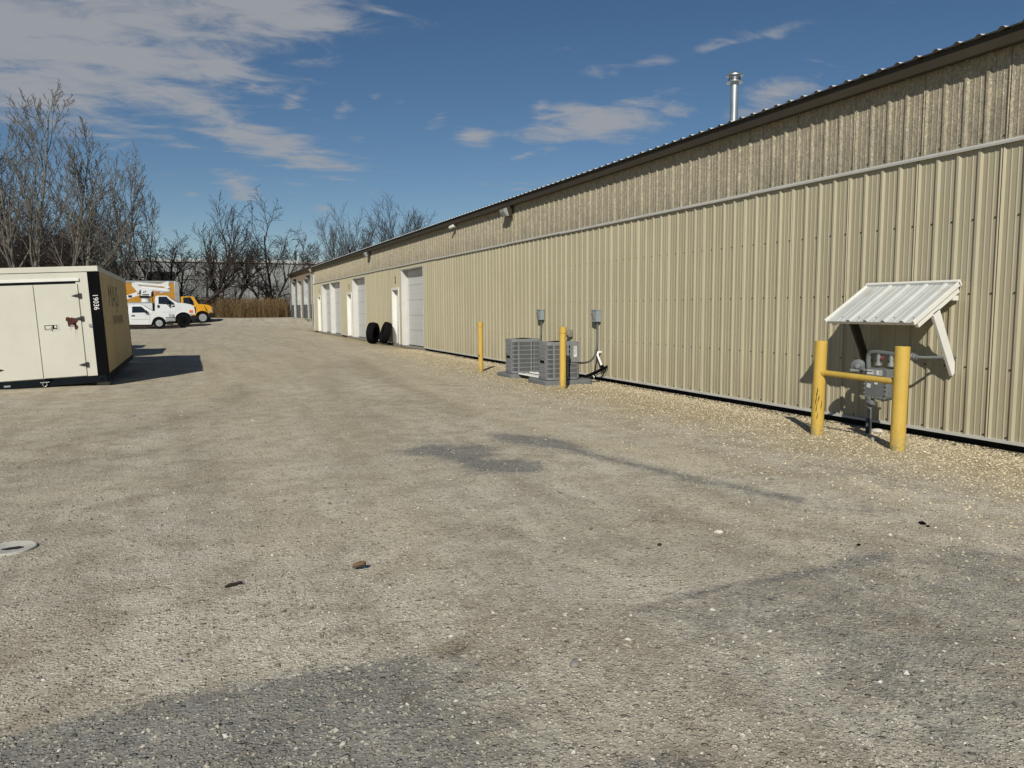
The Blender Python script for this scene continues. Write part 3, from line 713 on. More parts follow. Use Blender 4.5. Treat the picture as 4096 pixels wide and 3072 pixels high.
# ------------------------------------------------------------------ air conditioners
def ring(foot, s, cx, cy): return [((x - cx) * s + cx, (y - cy) * s + cy) for x, y in foot]
FOOT = [(0, .36), (.0, .065), (.018, .03), (.055, .008), (.13, 0), (.56, 0), (.63, .012), (.66, .04), (.668, .075), (.668, .37), (.64, .45), (.56, .49), (.11, .49), (.03, .45)]
def condenser(ox, oy, label, boxed):
    zb = .085; H = .69
    t = thing('air_conditioner', label, 'air conditioner', (ox, oy, zb), 'grey air conditioners by the wall')
    P = [(x + ox, y + oy) for x, y in FOOT]; cx, cy = ox + .334, oy + .245
    def slab(z0, z1, s0=1.0, s1=None):
        b = MB(); a = ring(P, s0, cx, cy); c = ring(P, s1 or s0, cx, cy); n = len(a)
        b.v = [(x, y, z0) for x, y in a] + [(x, y, z1) for x, y in c]
        b.f = [tuple(range(n - 1, -1, -1)), tuple(range(n, 2 * n))] + [(i, (i + 1) % n, (i + 1) % n + n, i + n) for i in range(n)]
        return b
    slab(zb + .02, zb + H - .04, .955).build('coil', 'hvacdark', t)
    slab(zb, zb + .035).build('base_pan', 'hvac', t, True, .004)
    top = slab(zb + H - .05, zb + H - .012, 1.005); top2 = slab(zb + H - .012, zb + H, 1.005, .965); top.add(top2.v, top2.f)
    top.build('top_cap', 'hvac', t, True, .003)
    gd = MB()
    for r in (.06, .10, .14, .18, .21): gd.tube([(cx + r * math.cos(a), cy + r * math.sin(a), zb + H + .012 - .02 * (r / .21) ** 2) for a in [2 * math.pi * i / 20 for i in range(21)]], .004, 4, False)
    for k in range(8):
        a = math.pi * k / 4; gd.tube([(cx + .03 * math.cos(a), cy + .03 * math.sin(a), zb + H + .012), (cx + .215 * math.cos(a), cy + .215 * math.sin(a), zb + H - .006)], .004, 4)
    gd.build('fan_guard', 'hvacdark', t)
    # louvred sides: corner posts, cross bars, fins in each band
    n = len(P); rows = 7; z0, z1 = zb + .035, zb + H - .05; hb = (z1 - z0) / rows
    bars = MB(); Q = ring(P, 1.008, cx, cy)
    for i in range(rows + 1):
        z = z0 + i * hb; b = slab(z - .008, z + .008, 1.01); bars.add(b.v, b.f)
    bars.build('cross_bars', 'hvac', t)
    posts = MB()
    def wallq(p, q, z0_, z1_, s=1.004): 
        a, b_ = ring([p, q], s, cx, cy); c, d = ring([p, q], s - .02, cx, cy)
        posts.add([(a[0], a[1], z0_), (b_[0], b_[1], z0_), (b_[0], b_[1], z1_), (a[0], a[1], z1_), (c[0], c[1], z0_), (d[0], d[1], z0_), (d[0], d[1], z1_), (c[0], c[1], z1_)],
                  [(0, 1, 2, 3), (5, 4, 7, 6), (0, 4, 5, 1), (3, 2, 6, 7), (0, 3, 7, 4), (1, 5, 6, 2)])
    wallq(P[0], P[1], z0, z1)                                  # plain badge panel towards the lot
    for (x0, x1) in ((.115, .15), (.40, .43), (.46, .475)): wallq((ox + x0, oy), (ox + x1, oy), z0, z1, 1.006)
    wallq((ox + .62, oy + .012), (ox + .66, oy + .04), z0, z1)
    posts.build('side_panels', 'hvac', t)
    for i in range(rows):
        fins = MB(); za, zc = z0 + i * hb + .008, z0 + (i + 1) * hb - .008
        def fin(x, y, nx, ny, w=.0022, dpt=.006):
            fins.obox((x - nx * dpt * .4, y - ny * dpt * .4, (za + zc) / 2), (nx * dpt, ny * dpt, 0), (-ny * w, nx * w, 0), (0, 0, (zc - za) / 2))
        k = 13
        for j in range(k):
            a = j / (k - 1) * math.pi / 2; fin(ox + .115 - .115 * math.cos(a), oy + .068 - .068 * math.sin(a), -math.cos(a), -math.sin(a))
        for j in range(17): fin(ox + .16 + j * .0148, oy, 0, -1)
        for j in range(9): fin(ox + .48 + j * .0148, oy, 0, -1)
        for j in range(26): fin(ox + .12 + j * .0165, oy + .49, 0, 1)
        for j in range(17): fin(ox + .668, oy + .09 + j * .0165, 1, 0)
        fins.build('louver_band', 'hvac', t)['kind'] = 'stuff'
    for i in range(rows):
        zc = z0 + (i + .5) * hb; MB().obox((ox - .004, oy + .213, zc), (.004, 0, 0), (0, .14, 0), (0, 0, hb * .40)).build('front_plate', 'hvac', t, bevel=.003)
    bz = z0 + 3.45 * hb; by = oy + .21
    MB().prism([(-.085, -.026), (.085, -.026), (.085, .036), (.06, .036), (.05, .02), (-.085, .02)], lambda a, z: (ox - .0125, by + a, bz + z), lambda a, z: (ox - .0085, by + a, bz + z)).build('badge', 'black', t)
    if not boxed: return t
    MB().box(ox + .482, ox + .652, oy - .022, oy + .03, .40, .752).build('control_box', 'hvac', t, bevel=.008)
    b = MB().box(ox + .52, ox + .585, oy - .0255, oy - .0225, .50, .70).build('rating_label', 'label', t)
    ln = MB()
    for i in range(9):
        if i != 5: ln.box(ox + .525, ox + .525 + (.05 if i % 3 else .035), oy - .0265, oy - .0258, .69 - i * .014, .6935 - i * .014)
    ln.box(ox + .527, ox + .552, oy - .0265, oy - .0258, .548, .562); ln.build('label_print', 'ink', b)
    MB().box(ox + .50, ox + .62, oy + .02, oy + .10, .10, .40).build('service_valve_panel', 'hvacdark', t)
    # moulded pad
    return t
def pad(x0, x1, y0, y1, label):
    b = MB(); n = 6; pts = []
    r = .10
    for cx, cy, a0 in ((x1 - r, y1 - r, 0), (x0 + r, y1 - r, 90), (x0 + r, y0 + r, 180), (x1 - r, y0 + r, 270)):
        for i in range(n): a = RAD(a0 + 90 * i / (n - 1)); pts.append((cx + r * math.cos(a), cy + r * math.sin(a)))
    k = len(pts); mx, my = (x0 + x1) / 2, (y0 + y1) / 2
    b.v = [(x, y, -.03) for x, y in pts] + [(x, y, .06) for x, y in pts] + [((x - mx) * .97 + mx, (y - my) * .97 + my, .078) for x, y in pts]
    b.f = [tuple(range(k - 1, -1, -1)), tuple(range(2 * k, 3 * k))] + [(i + s * k, (i + 1) % k + s * k, (i + 1) % k + (s + 1) * k, i + (s + 1) * k) for s in (0, 1) for i in range(k)]
    return tag(b.build('equipment_pad', 'padgrey', smooth=True, loc=(mx, my, 0)), label, 'pad', 'equipment pads under the air conditioners')
M['padgrey'] = simple('grey_equipment_pad', (.15, .155, .155), .8, 0, .15, 5, bump=.003)
condenser(5.962, 14.22, 'grey louvred air conditioner farther along the wall, on the rear pad', False)
condenser(5.967, 12.60, 'grey louvred air conditioner behind the capped yellow post, paper label on its control box', True)
pad(5.88, 6.80, 14.10, 14.95, 'grey pad under the far air conditioner')
pad(5.88, 6.86, 12.48, 13.35, 'grey pad under the near air conditioner')
# offcuts of white sheet between the two pads
def sheet(p, u, v, w, l, label):
    p, u, v = Vector(p), Vector(u).normalized(), Vector(v).normalized(); nrm = u.cross(v)
    if nrm.z < 0: nrm = -nrm
    pr = []; y = 0
    for s, hh in ((0, 0), (.02, .02), (.05, .02), (.07, 0), (.16, 0), (.165, .006), (.18, .006), (.185, 0), (.27, 0), (.29, .02), (.32, .02), (.34, 0)):
        if s <= w: pr.append((s, hh))
    b = MB(); k = len(pr)
    for e in (0, l):
        for off in (0, .003): b.v += [tuple(p + u * e + v * s + nrm * (hh + off)) for s, hh in pr]
    b.f = [(i, i + 1, i + 1 + 2 * k, i + 2 * k) for i in range(k - 1)] + [(i + k, i + k + 2 * k, i + 1 + 3 * k, i + 1 + k) for i in range(k - 1)]
    b.f += [(i, i + k, i + 1 + k, i + 1) for i in range(k - 1)] + [(i + 2 * k, i + 1 + 2 * k, i + 1 + 3 * k, i + 3 * k) for i in range(k - 1)]
    b.f += [(0, 2 * k, 3 * k, k), (k - 1, 2 * k - 1, 4 * k - 1, 3 * k - 1)]
    return tag(b.build('sheet_offcut', 'white', loc=tuple(p)), label, 'metal sheet', 'white sheet offcuts between the pads')
sheet((6.02, 14.08, .085), (.08, -1, -.012), (1, .1, .02), .18, .95, 'narrow white ribbed sheet offcut lying at the front between the condensers')
sheet((6.28, 14.12, .095), (.10, -1, -.01), (1, .12, .02), .35, .80, 'wide white ribbed sheet offcut lying behind the narrow one between the condensers')

# ------------------------------------------------------------------ yellow posts
def post(x, y, h, r, label, cap=False, lean=(0, 0), mat='yellow'):
    t = thing('yellow_post', label, 'bollard', (x, y, 0), 'yellow guard posts along the wall')
    top = Vector((x + lean[0], y + lean[1], h)); ax = (top - Vector((x, y, 0))).normalized()
    MB().lathe([(r, -.25), (r, h - .004), (r - .004, h), (r - .010, h - .006), (0, h - .012)], (x, y, 0), ax, 28).build('pipe', mat, t, True)
    if cap: MB().lathe([(r + .001, h - .10), (r + .009, h - .095), (r + .009, h + .003), (r + .004, h + .008), (0, h + .009)], (x, y, 0), ax, 28).build('cap', mat, t, True)
    return t
p1 = post(5.92, 15.95, 1.09, .053, 'yellow capped post standing clear, far left of the air conditioners', True)
p2 = post(5.90, 11.845, 1.065, .056, 'yellow capped post standing directly in front of the near air conditioner', True)
MB().obox((5.868, 15.915, .36), (.003, -.004, 0), (.012, .008, 0), (0, 0, .02)).build('paint_chip', 'black', p1)
gt = thing('gas_meter_guard', 'yellow two-post pipe guard with a crossbar in front of the gas meter', 'guard rail', (6.3, 5.9, 0))
def gpost(x, y, h, r, lx): 
    ax = Vector((lx, 0, h)).normalized(); MB().lathe([(r, -.25), (r, h - .003), (r - .004, h), (r - .012, h - .003), (r - .014, h - .08), (0, h - .08)], (x, y, 0), ax, 32).build('post', 'yellow', gt, True)
gpost(6.29, 6.40, 1.03, .066, .02); gpost(6.31, 5.375, 1.012, .069, .012)
MB().tube([(6.30, 6.36, .686), (6.31, 5.42, .668)], .031, 18).build('crossbar', 'yellow', gt, True)
MB().lathe([(.045, -.02), (.036, .03)], (6.30, 6.35, .686), (.01, -1, -.02), 18).build('weld_collar', 'yellow', gt, True)
scuff = MB(); rs = random.Random(8)
for i in range(9):     # black scrapes on the left post
    a = RAD(228 + rs.uniform(-34, 22)); z = rs.uniform(.12, .46); path = []
    for k in range(5):
        aa = a + k * .05 * rs.uniform(.4, 1.4); zz = z + k * rs.uniform(.012, .03)
        path.append((6.29 + .02 * zz + .0665 * math.cos(aa), 6.40 + .0665 * math.sin(aa), zz))
    scuff.tube(path, [.001, .0035, .005, .003, .001], 4)
scuff.build('scrape_marks', 'black', gt)

# ------------------------------------------------------------------ gas meter set
gm = thing('gas_meter', 'grey gas meter set with regulator and riser pipe behind the yellow guard', 'gas meter', (7.0, 6.35, 0))
MB().tube([(7.0, 6.354, -.1), (7.0, 6.354, .13), (7.003, 6.354, .145)], [.032, .032, .024], 14).build('riser_sleeve', 'greybollard', gm, True)
MB().tube([(7.003, 6.354, .13), (7.01, 6.36, .30)], .024, 14).build('riser', 'meter', gm, True)
MB().obox((6.966, 6.345, .075), (.001, .001, 0), (-.001, .013, 0), (0, 0, .018)).build('riser_tag', 'label', gm)
vb = MB(); vb.lathe([(.02, -.06), (.036, -.05), (.036, -.035), (.028, -.03), (.042, 0), (.028, .03), (.036, .035), (.036, .05), (.02, .06)], (7.015, 6.365, .325), (0, 0, 1), 16)
vb.lathe([(.03, 0), (.03, .055), (.018, .065), (.018, .08)], (7.01, 6.36, .325), (-.5, -.85, 0), 14); vb.lathe([(.026, 0), (.026, .06)], (7.01, 6.36, .32), (.2, -1, 0), 14); vb.build('stop_valve', 'meter', gm, True)
MB().tube([(7.02, 6.37, .36), (7.06, 6.40, .42), (7.12, 6.44, .44), (7.14, 6.47, .50), (7.13, 6.50, .68)], .022, 12).build('inlet_pipe', 'meter', gm, True)
rg = MB(); rg.lathe([(.0, -.04), (.03, -.035), (.072, -.012), (.080, -.006), (.080, .006), (.072, .014), (.035, .04), (.028, .06), (0, .062)], (7.06, 6.59, .715), (-.75, -.6, .1), 26); rb = rg.build('regulator', 'meter', gm, True)
MB().lathe([(.022, 0), (.022, .09), (.015, .10), (0, .10)], (7.02, 6.55, .665), (-.65, .25, .05), 14).build('vent_tube', 'meter', rb, True)
MB().lathe([(.014, 0), (.014, .012), (0, .013)], (6.955, 6.575, .675), (-.65, .25, .05), 12).build('vent_plug', 'red', rb, True)
MB().tube([(7.05, 6.52, .69), (7.06, 6.46, .66)], .02, 10).build('coupling', 'meter', rb, True)
body = MB(); by0, by1 = 6.13, 6.44
body.prism([(by0, .40), (by0 + .03, .365), (by1 - .03, .365), (by1, .40), (by1, .60), (by0, .60)], lambda y, z: (7.0, y, z), lambda y, z: (7.18, y, z))
mb_ = body.build('meter_body', 'meter', gm, bevel=.012)
MB().prism([(by0 + .005, .605), (by1 - .005, .605), (by1 - .01, .70), (by1 - .06, .715), (by0 + .06, .715), (by0 + .01, .70)], lambda y, z: (7.01, y, z), lambda y, z: (7.17, y, z)).build('meter_head', 'meter', gm, bevel=.012)
fl_ = MB().box(6.992, 7.19, by0 - .008, by1 + .008, .592, .612).build('flange', 'meter', gm, bevel=.004)
bo = MB()
for i in range(6):
    bo.lathe([(.010, 0), (.010, .012), (.005, .016), (0, .016)], (6.998, by0 + .025 + i * .052, .385), (-1, 0, 0), 8)
for z in (.43, .48, .53, .57):
    for yy in (by0 + .012, by1 - .012): bo.lathe([(.010, 0), (.010, .012), (.005, .016), (0, .016)], (6.998, yy, z), (-1, 0, 0), 8)
bo.build('bolts', 'meter', mb_, True)
ix = MB().box(6.968, 7.01, 6.20, 6.385, .632, .70).build('index_case', 'lens', gm, bevel=.006)
MB().box(6.964, 6.967, 6.29, 6.375, .648, .692).build('index_face', 'label', ix)
dl = MB()
for k in range(4): dl.lathe([(.0085, 0), (.0085, .0012), (0, .0012)], (6.9635, 6.365 - k * .0205, .677), (-1, 0, 0), 12)
dl.build('index_dials', 'ink', ix)
MB().box(6.964, 6.967, 6.215, 6.245, .642, .692).build('barcode_plate', 'label', ix)
MB().box(6.9955, 6.9985, 6.335, 6.405, .565, .59).build('warning_sticker', 'red', mb_)
MB().box(6.9955, 6.9985, 6.255, 6.295, .535, .59).build('paper_tag', 'label', mb_)
MB().obox((6.994, 6.37, .515), (.0015, 0, 0), (0, .025, .003), (0, -.003, .024)).build('peeling_tag', 'label', mb_)
MB().tube([(7.10, 6.47, .66), (7.10, 6.485, .80), (7.10, 6.478, .855), (7.10, 6.44, .884), (7.10, 6.36, .888), (7.10, 6.20, .878), (7.10, 6.05, .868), (7.10, 5.93, .862)], .027, 14).build('header_pipe', 'meter', gm, True)
for yy, nm in ((6.335, 'inlet_swivel'), (6.165, 'outlet_swivel')):
    MB().lathe([(.024, .12), (.024, .04), (.038, .035), (.038, .005), (.03, 0)], (7.09, yy, .735), (0, 0, 1), 14).build(nm, 'alu', gm, True)
    MB().tube([(7.09, yy, .80), (7.10, yy, .885)], .024, 12).build('drop_pipe', 'meter', gm, True)
MB().lathe([(.0, -.006), (.019, -.005), (.019, .005), (0, .006)], (7.07, 6.265, .83), (-1, -.4, 0), 18).build('seal_disc', 'red', gm, True)
MB().lathe([(.03, 0), (.042, .01), (.042, .05), (.036, .055), (.036, .075), (.03, .08), (.026, .10)], (7.10, 5.95, .862), (0, -1, -.03), 8).build('union_nut', 'meter', gm)
MB().tube([(7.10, 5.86, .859), (7.13, 5.80, .857), (7.52, 5.72, .855)], .016, 10).build('house_pipe', 'meter', gm, True)

# canopy above the meter
cn = thing('meter_canopy', 'white lean-to canopy of ribbed sheet on two timber braces over the gas meter', 'canopy', (7.5, 6.28, 1.2))
cb, cf = Vector((7.492, 0, 1.605)), Vector((6.868, 0, 1.208)); ya, yb_ = 5.70, 6.87
sl = (cf - cb); sln = sl.normalized(); cnn = Vector((-sln.z, 0, sln.x)); cnn = cnn if cnn.z > 0 else -cnn
def cpt(s, y, n): p = cb + sl * s + cnn * n; return (p.x, y, p.z)
deck = MB(); pr = [(ya + .01, 0)]
for k in range(4):
    c = ya + .14 + k * .235
    pr += [(c - .035, 0), (c - .014, .022), (c + .014, .022), (c + .035, 0), (c + .095, 0), (c + .10, .004), (c + .11, .004), (c + .115, 0), (c + .16, 0), (c + .165, .004), (c + .175, .004), (c + .18, 0)]
pr += [(yb_ - .01, 0)]; k = len(pr)
for s in (.02, 1.02):
    for o_ in (0, .003): deck.v += [cpt(s, y, .03 + hh + o_) for y, hh in pr]
deck.f = [(i, i + 1, i + 1 + 2 * k, i + 2 * k) for i in range(k - 1)] + [(i + k, i + 3 * k, i + 1 + 3 * k, i + 1 + k) for i in range(k - 1)] + [(i, i + k, i + 1 + k, i + 1) for i in range(k - 1)] + [(i + 2 * k, i + 1 + 2 * k, i + 1 + 3 * k, i + 3 * k) for i in range(k - 1)]
def canopy_mat():
    t = NT('white_canopy_sheet'); sep = t.n.new('ShaderNodeSeparateXYZ'); t.l.new(t.pos, sep.inputs[0])
    c = t.mix(t.ramp(t.noise(3, 4), .3, .7), (.46, .475, .46), (.53, .545, .53))
    band = t.math('MULTIPLY', t.ramp(sep.outputs[0], 7.22, 7.30), t.ramp(sep.outputs[0], 7.44, 7.36))
    c = t.mix(t.math('MULTIPLY', band, t.math('MULTIPLY', t.ramp(t.noise(6, 4, .6, t.scale(.3, 1, .3)), .5, .68), .55)), c, (.35, .25, .10))
    return t.done(c, .35, 0, .5)
M['canopy'] = canopy_mat()
deck.build('ribbed_sheet', 'canopy', cn)
M['shadedrawwood'] = simple('shade_darkened_raw_timber', (.05, .042, .034), .9, 0, .3, 12)  # raw timber of the left brace, its shadow mixed into the colour
scw = MB()
for kk in range(5):
    c = ya + .06 + kk * .235; scw.lathe([(.008, 0), (.008, .004), (0, .006)], cpt(.9, c, .033), cnn, 6)
scw.build('sheet_screws', 'brown', cn)
def cbar(s0, s1, y0, y1, n0, n1, nm, mat='white'):
    b = MB(); b.add([cpt(s, y, n) for s in (s0, s1) for y in (y0, y1) for n in (n0, n1)], [(0, 1, 3, 2), (4, 6, 7, 5), (0, 4, 5, 1), (2, 3, 7, 6), (0, 2, 6, 4), (1, 5, 7, 3)]); return b.build(nm, mat, cn, bevel=.003)
cbar(.0, 1.03, ya - .018, ya + .002, .008, .058, 'edge_trim'); cbar(.0, 1.03, yb_ - .002, yb_ + .018, .008, .058, 'edge_trim')
cbar(-.03, .025, ya - .018, yb_ + .018, .0, .068, 'head_flashing')
cbar(.96, .995, ya + .004, yb_ - .004, -.012, .028, 'front_batten')
cbar(.03, .95, ya + .004, ya + .045, -.06, .028, 'rafter'); cbar(.03, .95, yb_ - .045, yb_ - .004, -.06, .028, 'rafter')
MB().box(7.42, 7.492, ya + .05, yb_ - .05, 1.50, 1.57).build('ledger', 'white', cn)
MB().box(7.41, 7.49, ya + .005, ya + .04, 1.455, 1.505).build('ledger_end', 'white', cn)
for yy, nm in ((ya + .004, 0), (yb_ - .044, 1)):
    MB().prism([(7.49, .685), (7.485, .80), (7.215, 1.375), (7.12, 1.32), (7.455, .655)], lambda x, z: (x, yy, z), lambda x, z: (x, yy + .038, z)).build('brace', ('white', 'shadedrawwood')[nm], cn, bevel=.004)

# ------------------------------------------------------------------ tyres leaning on the wall
def tyre(c, ax, label, R_=.425, w=.30):
    t = thing('spare_tyre', label, 'tyre', (c[0], c[1], 0), 'loose truck tyres against the wall')
    h = w / 2; ax = Vector(ax).normalized()
    prof = [(.215, -h * .70), (.235, -h * .85), (.31, -h), (.37, -h * .97), (.405, -h * .82), (R_ - .012, -h * .6), (R_ - .006, 0), (R_ - .012, h * .6), (.405, h * .82), (.37, h * .97), (.31, h), (.235, h * .85), (.215, h * .70), (.225, h * .5), (.30, h * .6), (.36, 0), (.30, -h * .6), (.225, -h * .5)]
    MB().lathe(prof, c, ax, 40, True).build('carcass', 'rubber', t, True)
    e1 = ax.orthogonal().normalized(); e2 = ax.cross(e1); tr = MB(); c = Vector(c)
    for i in range(36):
        a = 2 * math.pi * i / 36
        for k, off in ((-.62, 0), (-.22, .5), (.22, 0), (.62, .5)):
            aa = a + off * 2 * math.pi / 36; d = e1 * math.cos(aa) + e2 * math.sin(aa); tg = -e1 * math.sin(aa) + e2 * math.cos(aa)
            r = R_ - .004 - (.012 if abs(k) > .5 else 0); dd = (d + ax * (.35 * (1 if k > 0 else -1) if abs(k) > .5 else 0)).normalized()
            sk = (tg + ax * .35 * (1 if k > 0 else -1)).normalized()
            tr.obox(c + d * r + ax * (k * h), dd * .010, sk * .026, ax * (h * .17))
    tr.build('tread_blocks', 'rubber', t)
tyre((6.80, 30.72, .425), (.811, -.583, -.06), 'black truck tyre standing upright, left of the two, its hole showing')
tyre((7.13, 29.95, .45), (-.955, .05, .29), 'black truck tyre leaning against the wall, right of the two, tread facing out')

# ------------------------------------------------------------------ storage containers
def container(W_, L_, H_, loc, tilt, label, first=True):
    """local frame: x to the right (0 = right face), y away from the camera, z up"""
    t = thing('storage_container', label, 'container', loc, 'storage containers standing in a row', local=True)
    t.rotation_euler = (0, tilt, 0)
    f = .10
    MB().box(-W_ + .02, -.02, .03, L_ - .02, f, H_ - .1).build('box_core', 'cwhite', t)
    for x0, x1 in ((-W_, -.012), ): 
        MB().box(x0, x1, -.012, .02, f - .085, f + .045).build('front_sill', 'navy', t)
    MB().box(-.03, .008, .012, L_, f - .06, f + .05).build('side_sill', 'navy', t)
    pk = MB().box(-.115, -.075, -.014, -.010, f - .055, f - .01).box(-.10, -.09, -.016, -.012, f - .05, f - .015); pk.build('fork_pocket', 'black', t)
    MB().box(-.16, .012, -.016, .02, f + .047, H_ - .10).build('corner_post', 'black', t)
    MB().box(-.02, .014, .022, .26, f + .052, H_ - .10).build('corner_wrap', 'black', t)
    mid = f + .05 + (H_ - f - .15) * .49
    MB().box(-.018, .003, .262, L_ - .03, f + .052, mid - .002).build('side_sheet', 'cside', t)
    MB().box(-.018, .005, .262, L_ - .03, mid + .002, H_ - .10).build('side_sheet', 'cside', t)
    MB().box(-.02, .010, L_ - .028, L_, f - .05, H_ - .10).build('rear_post', 'black', t)
    MB().box(-W_ - .02, .022, -.026, .0, H_ - .098, H_).build('roof_cap_front', 'cwhite', t, bevel=.004)
    MB().box(-.012, .024, .002, L_ + .01, H_ - .098, H_ - .002).build('roof_cap_side', 'cwhite', t, bevel=.004)
    MB().box(-W_ - .01, -.013, .002, L_, H_ - .07, H_ - .012).build('roof', 'cwhite', t)
    # front: face, header, doors
    MB().box(-W_ + .0, -.162, -.008, .028, f + .047, H_ - .10).build('front_face', 'cwhite', t)
    if not first: return t
    hz = H_ - .265
    MB().box(-W_ - .01, -.30, -.040, -.010, hz, hz + .052).build('drip_rail', 'white', t, bevel=.004)
    MB().box(-W_ - .01, -.365, -.016, -.0105, hz - .045, hz - .002).build('header_gap', 'navy', t)
    seam, hx = -1.03, -.335
    for (x0, x1, side) in ((seam + .006, hx, 1), (-1.74, seam - .006, -1)):
        d = MB().box(x0, x1, -.030, -.0085, f + .06, hz - .05).build('door', 'cwhite', t, bevel=.003)
        hinge_x = x1 if side > 0 else x0
        for zz in (.36, .50 * hz + .26, hz - .27):
            hg = MB(); s = side
            hg.prism([(hinge_x - s * .11, zz - .005), (hinge_x - s * .11, zz + .005), (hinge_x - s * .03, zz + .03), (hinge_x - s * .006, zz + .03), (hinge_x - s * .006, zz - .03), (hinge_x - s * .03, zz - .03)], lambda x, z: (x, -.034, z), lambda x, z: (x, -.0295, z))
            hg.obox((hinge_x + s * .025, -.020, zz), (.022, 0, 0), (0, .011, 0), (0, 0, .045)); hg.tube([(hinge_x, -.03, zz - .045), (hinge_x, -.03, zz + .045)], .007, 6)
            hg.build('strap_hinge', 'hinge', d)
        if side > 0:
            lz = .50 * hz + .13; lx = seam + .21
            MB().box(lx - .125, lx + .125, -.036, -.0305, lz - .055, lz + .055).build('latch_plate', 'cwhite', d, bevel=.003)
            MB().box(lx - .105, lx + .095, -.038, -.0365, lz - .036, lz + .040).build('latch_recess', 'black', d)
            MB().box(lx - .09, lx + .02, -.046, -.0385, lz - .028, lz + .028).box(lx + .05, lx + .085, -.046, -.0385, lz - .02, lz + .03).build('latch_handle', 'cwhite', d, bevel=.003)
            MB().box(lx - .008, lx + .008, -.056, -.0465, lz - .06, lz + .02).build('padlock', 'chrome', d, bevel=.004)
            blob = []; rr = random.Random(5); cx_, cz_ = hx - .155, .50 * hz + .215
            for k in range(22):
                a = 2 * math.pi * k / 22; r = .088 * (1 + .22 * math.sin(3 * a + 1) + rr.uniform(-.14, .14)); blob.append((cx_ + r * math.cos(a), cz_ + r * .95 * math.sin(a)))
            rs_ = MB().prism(blob, lambda x, z: (x, -.0325, z), lambda x, z: (x, -.0305, z))
            b2 = [(cx_ + .065 + .032 * math.cos(2 * math.pi * k / 10) * rr.uniform(.7, 1.2), cz_ - .10 + .045 * math.sin(2 * math.pi * k / 10) * rr.uniform(.7, 1.2)) for k in range(10)]
            rs_.prism(b2, lambda x, z: (x, -.0325, z), lambda x, z: (x, -.0305, z))
            rs_.prism([(cx_ + .03, cz_ - .02), (cx_ + .075, cz_ - .03), (cx_ + .07, cz_ - .08), (cx_ + .04, cz_ - .08)], lambda x, z: (x, -.0325, z), lambda x, z: (x, -.0305, z)); rs_.build('rust_patch', 'rust', d)
            st = MB()
            for xx, l_ in ((.045, .20), (.075, .12), (-.02, .08)): st.prism([(cx_ + xx - .003, cz_ - .10), (cx_ + xx + .003, cz_ - .10), (cx_ + xx + .001, cz_ - .10 - l_), (cx_ + xx - .001, cz_ - .10 - l_)], lambda x, z: (x, -.0318, z), lambda x, z: (x, -.0305, z))
            st.build('rust_runs', 'ruststreak', d)
            MB().box(cx_ - .025, cx_ + .025, -.036, -.0328, cz_ - .095, cz_ - .06).build('old_bracket', 'alu', d)
    MB().box(-.22, -.155, -.036, -.009, mid - .03, mid + .02).build('side_latch', 'alu', t)
    MB().box(-1.02, -.90, -.05, -.018, f + .03, f + .05).build('step_bar', 'black', t)
    sh = MB(); cx_, cz_ = -1.02, f - .045
    sh.tube([(cx_ + .035 * math.cos(a), -.05, cz_ + .04 * math.sin(a)) for a in [RAD(130 + 28 * i) for i in range(11)]], .007, 6); sh.tube([(cx_ - .07, -.045, cz_ + .035), (cx_ + .07, -.045, cz_ + .035)], .008, 6); sh.build('shackle', 'chrome', t, True)
    MB().box(-1.66, -1.56, -.02, -.0125, f - .05, f - .02).build('serial_plate', 'alu', t)
    text_mesh('19036', .125, 'serial_number', 'label', t, (-.066, -.0185, f + 1.40), (0, 0, -1), (1, 0, 0), .0015, .95)
    # faded lettering left on the tan side
    text_mesh('MAJS', .66, 'faded_sign', 'faded', t, (.0065, 2.9, f + 1.52), (0, 1, 0), (0, 0, 1), .0008, 1.7)
    text_mesh('WWWPA', .30, 'faded_sign', 'faded', t, (.0065, 3.6, f + 1.02), (0, 1, 0), (0, 0, 1), .0008, 2.1)
    bl = MB(); bl.obox((-.10, .25, -.05), (.10, 0, 0), (0, .16, 0), (0, 0, .055)); bl.build('timber_block', 'concrete', t)
    return t
M['navy'] = simple('dark_blue_steel', (.006, .009, .012), .7, 0, .3, 4, spec=.08)
M['hinge'] = simple('dark_hinge_steel', (.05, .045, .045), .5, .5, .3, 20)
M['ruststreak'] = simple('rust_run', (.34, .20, .10), .8)
container(2.44, 6.9, 2.16, (-1.44, 16.14, .06), RAD(-2.5), 'white storage container with black corner post and rust patch on its door')
container(2.44, 3.9, 2.16, (-2.55, 24.3, .03), RAD(-1), 'storage container hidden second in the row, only its shadow on the gravel', False)
container(2.44, 2.9, 2.16, (-3.35, 28.6, .03), RAD(-1), 'storage container hidden third in the row, behind the second one', False)

